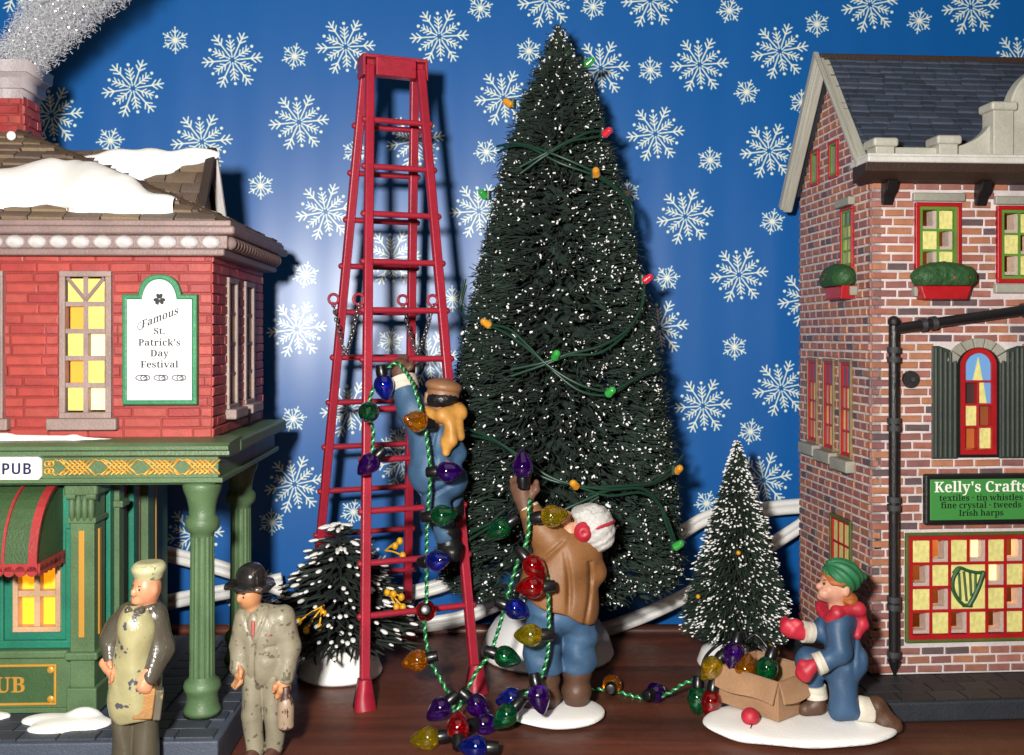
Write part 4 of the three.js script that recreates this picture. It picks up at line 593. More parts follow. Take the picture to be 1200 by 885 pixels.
  const sl = Math.hypot(RY - EY, RV + 0.25), fm = new THREE.Matrix4().makeBasis(V(1, 0, 0), V(0, (RY - EY) / sl, -(RV + 0.25) / sl), V(0, (RV + 0.25) / sl, (RY - EY) / sl)).setPosition(0, EY, 0.25);
  let n = 0; const rs = layShingles(roof, fm, 19, sl / 19, 0.72, 0.085, slateD, () => [-0.4, W + 0.4], (u, y) => u < 7.6 && y > 0.9 && ++n <= 290, 'slate', 0.35);
  const sm = part('slate', merge(rs), painted(0xffffff, 0.55, 0.00025, { vertexColors: true }), roof); sm.userData.kind = 'stuff';
  part('ridge_tile', uvBox(bx(-0.5, W + 0.5, RY - 0.12, RY + 0.09, -RV - 0.16, -RV + 0.16, 0.05)), brownD, roof);
  for (const s of [1, -1]) { const z1 = s > 0 ? 0.4 : -L - 0.5, o = s > 0 ? 0.02 : 0; part('barge_board', bar([-0.36 - o, EY - (s > 0 ? 0.1 : 0.5), z1], [-0.36 - o, RY + 0.0, -RV], 0.36, s > 0 ? 0.15 : 0.36, [1, 0, 0]), white, roof); part('barge_board', bar([-0.58 - o, EY + 0.1 - (s > 0 ? 0.1 : 0.5), z1], [-0.58 - o, RY + 0.13, -RV], 0.14, s > 0 ? 0.12 : 0.3, [1, 0, 0]), white, roof); }
  // slab
  const slab = part('pavement_slab', uvBox(bx(-1.0, W + 0.8, 0, 0.6, -L - 0.4, 2.3, 0.08)), base, shop);
  const pg = new RoundedBoxGeometry(1, 0.07, 1, 1, 0.025); uvBox(pg); const pm = [0x2a2c31, 0x303238, 0x26282d].map(c => painted(c, 0.55, 0.0002));
  for (let j = 0; j < 3; j++) for (let i = 0; i < 12; i++) part('paving_stone', pg, pm[(i * 5 + j * 7) % 3], slab, [-0.55 + i + (j % 2) * 0.3, 0.62, 1.88 - j * 0.72], [0, 0, 0], [0.97, 1, 0.69]);
  for (let j = 0; j < 8; j++) part('paving_stone', pg, pm[j % 3], slab, [-0.55, 0.62, -0.35 - j * 0.8], [0, 0, 0], [0.72, 1, 0.76]);
  // shop sign
  const sg = thing('shop_sign', 'black framed green shop sign lettered Kelly\'s Crafts above the large red window', 'sign', POS, TURN);
  const sx0 = 1.6, sx1 = 5.2; part('sign_frame', uvBox(bx(sx0, sx1, 5.36, 6.96, 0.02, 0.26, 0.08)), iron, sg);
  const st = textTex(3.3, 1.28, 200, (g, w, h) => { g.fillStyle = '#3f8a43'; g.fillRect(0, 0, w, h); g.textAlign = 'center'; g.fillStyle = '#f3f4ee'; g.font = 'bold ' + Math.round(h * 0.355) + 'px serif'; g.fillText("Kelly's Crafts", w / 2, h * 0.31); g.fillStyle = '#10180f'; g.font = 'bold ' + Math.round(h * 0.205) + 'px serif'; g.fillText('textiles · tin whistles', w / 2, h * 0.53); g.fillText('fine crystal · tweeds', w / 2, h * 0.71); g.fillText('Irish harps', w / 2, h * 0.9); });
  const fc = bx(sx0 + 0.15, sx1 - 0.15, 5.52, 6.8, 0.2, 0.275, 0.02); planarUv(fc, sx0 + 0.15, sx1 - 0.15, 5.52, 6.8); part('sign_face', fc, std(0xffffff, 0.45, { map: st }), sg);
}
// ---------------------------------------------------------------- ladder
{
  const lad = thing('step_ladder', 'tall red metal step ladder with chains standing beside the large tree', 'ladder', [-4.19, 0, 0.5]);
  const red = painted(0xa82238, 0.36, 0.00008), O = V(-4.19, 0, 0.5), H = 20.2;
  const F = { FL: [-4.47, 4.0], FR: [-1.13, 2.6], RR: [-3.9, -3.0], RL: [-7.24, -1.6] }, ax = V(0.922, 0, -0.386), nx = V(0.386, 0, 0.922), T = {};
  const top = V(-4.02, 20.6, 0.5); for (const k in F) { const s = k[1] === 'L' ? -1 : 1, f = k[0] === 'F' ? 1 : -1; T[k] = top.clone().addScaledVector(ax, s * 0.86).addScaledVector(nx, f * 0.28); }
  const L = v => [v.x - O.x, v.y - O.y, v.z - O.z], onRail = (k, y) => { const t = y / 20.6; return V(F[k][0] + (T[k].x - F[k][0]) * t, y, F[k][1] + (T[k].z - F[k][1]) * t); };
  for (const k in F) {
    const r = part('rail', uvBox(bar(L(onRail(k, 0.3)), L(onRail(k, H + 0.05)), 0.3, 0.26, [0.922, 0, -0.386])), red, lad);
    const f = new THREE.CylinderGeometry(0.24, 0.42, 0.9, 4, 1); f.rotateY(Math.PI / 4 + 0.397); const c = onRail(k, 0.0); const q = L(c);
    part('foot', f, red, r, [q[0], 0.45, q[2]]);
  }
  for (let i = 0; i < 11; i++) { const y = 2.69 + 1.57 * i; for (const [a, b] of [['FL', 'FR'], ['RL', 'RR']]) { const A = onRail(a, y), B = onRail(b, y), d = B.clone().sub(A).normalize().multiplyScalar(0.165); part('rung', merge([cyl(L(A.clone().sub(d)), L(B.clone().add(d)), 0.1, 0.1, 10), ball(...L(A.clone().sub(d)), 0.11, 1, 1, 1, 8), ball(...L(B.clone().add(d)), 0.11, 1, 1, 1, 8)]), red, lad); } }
  const cap = merge([bx(-1.06, 1.06, 19.95, 20.6, -0.1, 0.12, 0.05), bx(-1.13, 1.13, 20.5, 20.62, -0.42, 0.42, 0.04), bx(-1.13, -1.02, 19.9, 20.6, -0.41, 0.41, 0.04), bx(1.02, 1.13, 19.9, 20.6, -0.41, 0.41, 0.04), bx(-0.7, 0.7, 19.92, 20.55, 0.1, 0.46, 0.05)]);
  part('top_cap', cap, red, lad, [0.17, 0, 0], [0, 0.397, 0]);
  // chains between front and rear rails
  const chrome = std(0x9a9a9a, 0.25, { metalness: 0.9 });
  for (const [a, b] of [['FL', 'RL'], ['FR', 'RR']]) {
    const A = onRail(a, 12.4).addScaledVector(ax, -0.3), B = onRail(b, 12.5).addScaledVector(ax, -0.32), mid = A.clone().add(B).multiplyScalar(0.5).add(V(0, -1.75, 0));
    for (const p of [A, B]) part('eyelet', new THREE.TorusGeometry(0.17, 0.05, 8, 16), red, lad, L(p.clone().add(V(0, 0.05, 0))), [0, 0.4, 0]);
    const cu = new THREE.CatmullRomCurve3([A.clone().add(V(0, -0.15, 0)), A.clone().lerp(mid, 0.55).add(V(0, -0.22, 0)), mid, B.clone().lerp(mid, 0.55).add(V(0, -0.22, 0)), B.clone().add(V(0, -0.15, 0))]);
    const links = [], n = Math.round(cu.getLength() / 0.155); for (let i = 0; i <= n; i++) { const p = cu.getPointAt(i / n), t = cu.getTangentAt(i / n), g = new THREE.TorusGeometry(0.09, 0.026, 6, 10); g.scale(0.75, 1.15, 1); g.rotateY(i % 2 ? Math.PI / 2 : 0.2); g.applyQuaternion(new THREE.Quaternion().setFromUnitVectors(V(0, 1, 0), t)); g.translate(...L(p)); links.push(g); }
    part('chain', merge(links), chrome, lad);
  }
}
// ---------------------------------------------------------------- the large tree with its wire of small lights
const PROFILE = [[22.3, 0.14], [21.9, 0.4], [19.6, 1.44], [17.15, 2.18], [14.1, 2.88], [11.1, 3.5], [8.07, 4.0], [5.05, 4.32], [3.1, 4.42], [2.6, 4.05]];
const treeR = y => { for (let i = 1; i < PROFILE.length; i++) { const [a, ra] = PROFILE[i - 1], [b, rb] = PROFILE[i]; if (y <= a && y >= b) return ra + (rb - ra) * (a - y) / (a - b); } return y > 20 ? 0.2 : 4; };
// a tuft: bent, tapering strand with a blunt fuzzy end
function tuft(P, I, Ccol, base, dir, len, r, droop, seg, col) {
  const up = Math.abs(dir.y) > 0.9 ? V(1, 0, 0) : V(0, 1, 0), X = dir.clone().cross(up).normalize(), Y = X.clone().cross(dir).normalize(), rings = 4, s0 = P.length / 3, tw = rnd() * 6;
  for (let k = 0; k < rings; k++) { const t = k / (rings - 1), rad = r * (k === 0 ? 0.45 : k === 3 ? 0.35 : 1) * (0.8 + 0.4 * rnd()), c = base.clone().addScaledVector(dir, len * t).add(V(0, -droop * t * t, 0)).addScaledVector(X, (rnd() - 0.5) * r * 0.9); for (let j = 0; j < seg; j++) { const a = tw + j / seg * 6.283, q = rad * (0.75 + 0.5 * rnd()); P.push(c.x + (X.x * Math.cos(a) + Y.x * Math.sin(a)) * q, c.y + (X.y * Math.cos(a) + Y.y * Math.sin(a)) * q, c.z + (X.z * Math.cos(a) + Y.z * Math.sin(a)) * q); Ccol.push(...col); } }
  for (let k = 0; k < rings - 1; k++) for (let j = 0; j < seg; j++) { const a = s0 + k * seg + j, b = s0 + k * seg + (j + 1) % seg; I.push(a, b, a + seg, b, b + seg, a + seg); }
  const e = s0 + (rings - 1) * seg; for (let j = 1; j < seg - 1; j++) I.push(e, e + j, e + j + 1);
}
const mesh3 = (P, I, Cc) => { const g = new THREE.BufferGeometry(); g.setAttribute('position', new THREE.Float32BufferAttribute(P, 3)); if (Cc) g.setAttribute('color', new THREE.Float32BufferAttribute(Cc, 3)); g.setIndex(I); g.computeVertexNormals(); return g; };
{
  const tr = thing('christmas_tree', 'tall dark green bottle brush tree wound with wire of small coloured lights', 'christmas tree', [1.66, 0, -1.3]);
  const needle = new THREE.MeshStandardMaterial({ color: 0xffffff, vertexColors: true, roughness: 0.9 });
  const P = [], I = [], Cc = [], snowP = []; let y = 22.35, row = 0;
  const acc = []; let area = 0; for (let q = 2.6; q < 22.3; q += 0.05) { area += treeR(q) + 0.12; acc.push([q, area]); }
  for (let i = 0; i < 7600; i++) {                                  // twisted clumps of bristle, each a spray of strands
    const z = rnd() * area; let lo = 0, hi = acc.length - 1; while (lo < hi) { const m = (lo + hi) >> 1; if (acc[m][1] < z) lo = m + 1; else hi = m; }
    const yy = acc[lo][0] + rnd() * 0.05, a = rnd() * 6.283, und = vn(Math.cos(a) * 4 + 9, yy * 1.3, Math.sin(a) * 4 + 9), R = treeR(yy) * (0.965 + 0.045 * und) + rr(-0.13, 0.03), tilt = rr(-0.26, 0.1) + (yy > 20.5 ? (yy - 20.5) * 0.5 : 0), da = rr(-0.3, 0.3), len = Math.min(R * 0.92, rr(0.75, 1.15));
    const g0 = 0.55 + 0.9 * rnd() * rnd() + 0.4 * und, n = 4;
    for (let k = 0; k < n; k++) {
      const d = V(Math.sin(a + da) * Math.cos(tilt), Math.sin(tilt), Math.cos(a + da) * Math.cos(tilt)).add(V(rr(-0.15, 0.15), rr(-0.13, 0.15), rr(-0.15, 0.15))).normalize(), L = len * rr(0.84, 1.03), b = V(Math.sin(a) * (R - len), yy - Math.sin(tilt) * len, Math.cos(a) * (R - len)), tip = b.clone().addScaledVector(d, L), g = g0 * rr(0.75, 1.3);
      tuft(P, I, Cc, b, d, L, rr(0.028, 0.055), rr(-0.03, 0.07), 3, [0.015 * g, 0.032 * g, 0.023 * g]);
      if (rnd() < 0.125 * (0.3 + 1.7 * vn(tip.x * 1.5 + 4, tip.y * 1.5, tip.z * 1.5)) * (tip.x > 0.5 ? 1.2 : 0.85) || (yy > 21.7 && rnd() < 0.35)) snowP.push([tip, rr(0.013, 0.043) * (rnd() < 0.1 ? 1.5 : 1)]);
    }
  }
  for (let i = 0; i < 7000; i++) { const z = rnd() * area; let lo = 0, hi = acc.length - 1; while (lo < hi) { const m = (lo + hi) >> 1; if (acc[m][1] < z) lo = m + 1; else hi = m; } const yy = acc[lo][0] + rnd() * 0.05, a = rnd() * 6.283, R = treeR(yy) + rr(-0.25, -0.02), d = V(Math.sin(a), 0, Math.cos(a)).multiplyScalar(0.6).add(V(rr(-1, 1), rr(-1, 0.8), rr(-1, 1))).normalize(), g = 0.6 + 1.2 * rnd() * rnd(); tuft(P, I, Cc, V(Math.sin(a) * R, yy, Math.cos(a) * R), d, rr(0.14, 0.32), rr(0.012, 0.026), rr(-0.06, 0.06), 3, [0.015 * g, 0.032 * g, 0.023 * g]); }
  part('crown', mesh3(P, I, Cc), needle, tr).userData.kind = 'stuff';
  const sg = []; for (const [p, r] of snowP) { const g = new THREE.IcosahedronGeometry(r, 0); g.scale(rr(0.6, 2.0), rr(0.45, 1.0), rr(0.7, 1.3)); g.rotateZ(rr(-1.4, 1.4)); g.translate(p.x, p.y, p.z); sg.push(g); }
  part('snow', merge(sg), std(0xf2f5f2, 0.6), tr).userData.kind = 'stuff';
  part('core', lathe(PROFILE.slice().reverse().map(([yy, r]) => [r * 0.4, yy])), std(0x1b2b23, 1), tr);
  part('trunk', cyl([-0.35, 0.5, 0.1], [0, 3.2, 0], 0.32, 0.3, 10), std(0x2a211a, 0.9), tr);
  const bp = [[0, 0.02], [2.3, 0.0], [2.36, 0.12], [2.3, 0.3], [2.15, 0.75], [1.85, 1.2], [1.4, 1.55], [0.8, 1.75], [0, 1.8]]; part('base', lathe(bp, 40), std(0xe6e6e6, 0.3), tr, [-0.41, 0, 0]);
}
{
  const wire = std(0x17382a, 0.4), ws = thing('tree_light_string', 'dark green wire of small coloured lights wound round the tall tree', 'light string', [1.66, 0, -1.3]);
  const cable = []; for (const w of WIRES) for (const o of [-0.055, 0.055]) cable.push(tube(w.map(([y, a], i) => { const R = treeR(y) + 0.22 + (o > 0 ? 0.03 : 0); const yy = y + o + 0.05 * Math.sin(i * 2 + o * 30); return [Math.sin(a) * R, yy, Math.cos(a) * R]; }), 0.048, w.length * 8, 7));
  part('wire', merge(cable), wire, ws);
  const cols = { red: [0xc02838, 0xff2040, 0.12], amber: [0xc88a24, 0xffa020, 0.08], green: [0x2a8a3a, 0x60ff60, 0.1] };
  const mats = {}; for (const k in cols) mats[k] = new THREE.MeshPhysicalMaterial({ color: cols[k][0], roughness: 0.12, clearcoat: 1, emissive: cols[k][1], emissiveIntensity: cols[k][2] });
  for (const [c, y, a] of TREE_BULBS) { const R = treeR(y) + 0.42, b = part('light_socket', new THREE.CylinderGeometry(0.13, 0.11, 0.3, 10), wire, ws, [Math.sin(a) * (R - 0.15), y, Math.cos(a) * (R - 0.15)], [0, a, 0]); part('bulb', merge([new THREE.CylinderGeometry(0.17, 0.19, 0.3, 14), ball(0, 0.15, 0, 0.17), ball(0, -0.15, 0, 0.19, 1, 0.6, 1)]), mats[c], b, [0, 0.02, 0.18], [0.9, 0, c === 'amber' ? 0.5 : -0.3], [0.7, 0.7, 0.7]); }
}
// ---------------------------------------------------------------- the two small trees
{
  const tr = thing('pine_tree', 'short drooping pine with white tipped branches and yellow berries under the ladder', 'pine tree', [-5.75, 0, 0.85]);
  const P = [], I = [], Cc = [], tips = [];
  for (let lev = 0; lev < 18; lev++) { const t = lev / 17, y = 1.35 + 3.55 * t, R = 2.5 * Math.pow(1 - t, 0.75) + 0.35, n = Math.round(10 + 16 * (1 - t)); for (let i = 0; i < n; i++) { const a = (i + 0.5 * (lev % 2) + rr(-0.25, 0.25)) / n * 6.283, len = R * rr(0.82, 1.08), el = 0.22 - 0.05 * t + rr(-0.12, 0.12) + (t > 0.9 ? 0.5 : 0), dir = V(Math.sin(a) * Math.cos(el), Math.sin(el), Math.cos(a) * Math.cos(el)), g = rr(0.6, 1.5); const dr = len * 0.2; tuft(P, I, Cc, V(0, y - 0.1, 0), dir, len, rr(0.05, 0.085), dr, 5, [0.012 * g, 0.019 * g, 0.016 * g]); const sub = rr(0.5, 0.75); for (const s of [-1, 1]) { const d2 = V(Math.sin(a + s * 0.45), el - 0.25, Math.cos(a + s * 0.45)).normalize(), b2 = V(0, y - 0.1, 0).addScaledVector(dir, len * sub).add(V(0, -dr * sub * sub, 0)); tuft(P, I, Cc, b2, d2, len * 0.42, 0.048, 0.05, 4, [0.012 * g, 0.019 * g, 0.016 * g]); if (rnd() < 0.2) tips.push([b2.clone().addScaledVector(d2, len * 0.36).add(V(0, -0.03, 0)), rr(0.05, 0.08), a]); } if (rnd() < 0.5) tips.push([V(0, y - 0.1, 0).addScaledVector(dir, len * 0.97).add(V(0, -dr * 0.93, 0)), rr(0.05, 0.095), a]); } }
  part('crown', mesh3(P, I, Cc), new THREE.MeshStandardMaterial({ vertexColors: true, roughness: 0.75 }), tr).userData.kind = 'stuff';
  const sg = []; for (const [p, r, a] of tips) { const g = new THREE.SphereGeometry(r, 8, 6); g.scale(0.95, 0.7, p.y > 4.0 ? 2.6 : 1.3 + Math.abs(Math.sin(a)) * 0.9); g.rotateX(0.15); g.rotateY(a); g.translate(p.x, p.y + 0.03, p.z); sg.push(g); } part('snow', merge(sg), MAT.snow, tr).userData.kind = 'stuff';
  part('trunk', cyl([0, 0.6, 0], [0, 5, 0], 0.28, 0.06, 8), std(0x0a0f0c, 0.9), tr);
  part('base', lathe([[0, 0.02], [1.35, 0], [1.42, 0.15], [1.25, 0.6], [0.9, 0.95], [0.4, 1.1], [0, 1.12]], 30), MAT.snow, tr);
  part('trunk_nut', ball(-0.1, 1.15, 0.45, 0.16), std(0x8a8a86, 0.4, { metalness: 0.6 }), tr);
  const yb = std(0xd09a18, 0.35), sprig = (x, y, z, pts) => { const st = [], o = part('berry_sprig', null, yb, tr, [x, y, z]); for (const [a, b, c] of pts) { st.push(tube([[0, 0, 0], [a * 0.5, b * 0.5 + 0.05, c * 0.5 + 0.05], [a, b, c]], 0.03, 6, 5)); part('berry', ball(0, 0, 0, 0.11, 1, 1.15, 1, 10), yb, o, [a, b, c]); } o.geometry = merge(st); };
  sprig(-0.2, 2.75, 1.75, [[-0.75, -0.45, 0.25], [-0.5, -0.7, 0.3], [-0.1, -0.6, 0.3], [0.0, -0.2, 0.1]]); sprig(1.75, 3.0, 1.1, [[0.2, 0, 0.2], [0.45, -0.1, 0.2], [0.3, -0.4, 0.25], [0.5, -0.42, 0.2], [0.0, 0.05, 0.2]]); sprig(1.6, 4.25, 0.6, [[0.5, 0.35, 0.2], [0.35, 0.2, 0.25], [0.6, -0.1, 0.3]]);
}
{
  const tr = thing('bristle_tree', 'small snow flocked bristle tree between the tall tree and the brick shop', 'bristle tree', [7.7, 0, 0]);
  const P = [], I = [], Cc = [], sg = []; const rad = y => { const t = (y - 1.1) / 6.6; return t > 1 ? 0.05 : 0.08 + 1.85 * Math.pow(1 - t, 0.92) * (t < 0.08 ? 0.9 : 1); };
  for (let i = 0; i < 9000; i++) { let y, R; do { y = 1.1 + 6.6 * rnd(); R = rad(y); } while (rnd() > R / 1.95 + 0.06); const a = rnd() * 6.283; R *= rr(0.82, 1.07) * (0.9 + 0.2 * vn(Math.cos(a) * 3 + 5, y * 1.2, Math.sin(a) * 3 + 5)); const el = rr(-0.5, 0.1), len = Math.min(R, rr(0.4, 0.85)), dir = V(Math.sin(a + rr(-0.3, 0.3)) * Math.cos(el), Math.sin(el), Math.cos(a) * Math.cos(el)).normalize(), tip = V(Math.sin(a) * R, y, Math.cos(a) * R), b = tip.clone().addScaledVector(dir, -len), g = rr(0.5, 1.6); tuft(P, I, Cc, b, dir, len, rr(0.016, 0.034), rr(0, 0.08), 3, [0.011 * g, 0.026 * g, 0.016 * g]);
    if (rnd() < 0.24 * (0.12 + 2.6 * Math.pow(vn(tip.x * 2 + 3, tip.y * 2, tip.z * 2), 2)) + (y > 7.2 ? 0.3 : 0)) { const q = new THREE.IcosahedronGeometry(rr(0.016, 0.046), 0); q.scale(1, 0.7, rr(1.2, 2.4)); q.rotateX(-el); q.rotateY(a); q.translate(tip.x, tip.y + 0.01, tip.z); sg.push(q); } }
  part('crown', mesh3(P, I, Cc), new THREE.MeshStandardMaterial({ vertexColors: true, roughness: 0.85 }), tr).userData.kind = 'stuff'; part('snow', merge(sg), std(0xf3f5f4, 0.6), tr).userData.kind = 'stuff';
  part('trunk', cyl([0, 0.3, 0], [0, 7.6, 0], 0.22, 0.04, 8), std(0x0d140f, 0.9), tr);
  part('core', lathe([[0.02, 1.25], [0.7, 1.35], [0.35, 4.4], [0.05, 7.4]], 14), std(0x1b2b23, 1), tr);
  part('base', lathe([[0, 0.02], [1.3, 0], [1.36, 0.15], [1.2, 0.55], [0.85, 0.82], [0.4, 0.95], [0, 1.0]], 30), MAT.snow, tr);
  const yb = std(0xc8921c, 0.35); for (const p of [[0.9, 0.95, 1.0], [1.05, 0.8, 1.05], [0.8, 0.75, 1.1], [-1.5, 2.6, 0.9], [-0.2, 4.1, 1.1]]) part('berry', ball(0, 0, 0, p[1] > 2 ? 0.08 : 0.13, 1, 1, 1, 10), yb, tr, p);
}
// white flat twin cords running behind the trees
{
  const cordM = std(0xdcdcda, 0.4); let k = 0;
  const cord = (pts, label, r = 0.16) => { const a = tube(pts.map(p => [p[0], p[1] + r * 0.85, p[2]]), r, pts.length * 10, 9), b = tube(pts.map(p => [p[0], p[1] - r * 0.85, p[2] + 0.02]), r, pts.length * 10, 9); single('electric_cord', merge([a, b]), cordM, label, 'cord', 'white cords behind the village'); k++; };
  cord(C1, 'white twin cord running level along the paper right of the tall tree'); cord(C2, 'white twin cord slanting down from the brick shop to behind the tall tree');
  cord(C3, 'white twin cord lying on the table edge behind the ladder foot'); cord(C4, 'short white twin cord showing above another behind the small pine');
  cord(C5, 'upper white twin cord seen between the green porch columns'); cord(C6, 'lower white twin cord seen between the green porch columns');
}
// ---------------------------------------------------------------- the figures
const FM = {
  skin: painted(0xe0a78c, 0.5, 0.00004), skinDark: painted(0x9a6e50, 0.5, 0.00004), hair: painted(0xd2d2d0, 0.6, 0.0002), denim: painted(0x3f6285, 0.55, 0.00008), denimD: painted(0x38597c, 0.55, 0.00008), coat: painted(0x8d6038, 0.55, 0.00008), boot: painted(0x5d4131, 0.5, 0.0001), glove: painted(0x6d4c3c, 0.55, 0.00006), cuff: painted(0xe3dccb, 0.55, 0.0001), redF: painted(0xc0283c, 0.5, 0.00006), greenW: painted(0x28744a, 0.55, 0.0001), ginger: painted(0xb5652c, 0.6, 0.00015), blackF: painted(0x16171a, 0.4, 0.00008), scarf: painted(0xcf9648, 0.5, 0.00006), cap: painted(0x9a6e4c, 0.5, 0.00006), card: painted(0xb08866, 0.7, 0.0001), eye: std(0x1b1612, 0.3), lip: std(0xa3453f, 0.5)
};
const folds = (amp, f, s = 0) => (d, x, y, z) => d + amp * (vn(x * f + s, y * f * 0.6, z * f) - 0.5) + amp * 0.5 * Math.sin((x * 1.3 + y * 0.8 + z) * f * 1.3 + s);
function face(o, c, r, dir, upv, m, lip) {                           // eyes, mouth; nose and ears belong to the body mesh
  const f = V(...dir).normalize(), u = V(...upv).addScaledVector(f, -V(...upv).dot(f)).normalize(), s = u.clone().cross(f);
  const at = (a, b, k) => { const d = f.clone().multiplyScalar(Math.sqrt(Math.max(0, 1 - a * a - b * b))).addScaledVector(s, a).addScaledVector(u, b).multiplyScalar(r * k); return [c[0] + d.x, c[1] + d.y, c[2] + d.z]; };
  for (const a of [-0.32, 0.32]) { part('eye', ball(0, 0, 0, r * 0.085), FM.eye, o, at(a, 0.06, 0.99)); part('eyebrow', ball(0, 0, 0, r * 0.11, 1.5, 0.45, 0.8), m, o, at(a, 0.28, 0.97)); }
  part('mouth', ball(0, 0, 0, r * 0.14, 1.3, 0.45, 0.7), lip || FM.lip, o, at(0, -0.45, 0.97));
}
// a mitten or gloved hand with separate fingers: palm at p, fingers along d, thumb on side t
function hand(p, d, t, s, curl = 0.35) {
  const D = V(...d).normalize(), T = V(...t).addScaledVector(D, -V(...t).dot(D)).normalize(), N = D.clone().cross(T), out = [], q = (a, b, c) => V(...p).addScaledVector(D, a * s).addScaledVector(T, b * s).addScaledVector(N, c * s);
  const cap = (A, B, ra, rb) => out.push(C(A.x, A.y, A.z, B.x, B.y, B.z, ra * s, rb * s));
  cap(q(-0.3, 0, 0), q(0.25, 0.06, 0), 0.26, 0.27); cap(q(0, -0.1, 0), q(0.3, -0.12, 0), 0.22, 0.2);
  [[0.24, 0.5], [0.08, 0.58], [-0.08, 0.53], [-0.23, 0.42]].forEach(([b, L]) => { const a = q(0.3, b, 0), m = q(0.3 + L * 0.55, b * 1.1, curl * 0.2), e = q(0.3 + L * (1 - curl * 0.35), b * 1.1, curl * 0.62); cap(a, m, 0.1, 0.095); cap(m, e, 0.095, 0.075); });
  const a = q(-0.12, 0.18, 0), m = q(0.12, 0.46, 0.06), e = q(0.34, 0.5, 0.16); cap(a, m, 0.13, 0.11); cap(m, e, 0.11, 0.085); return out;
}
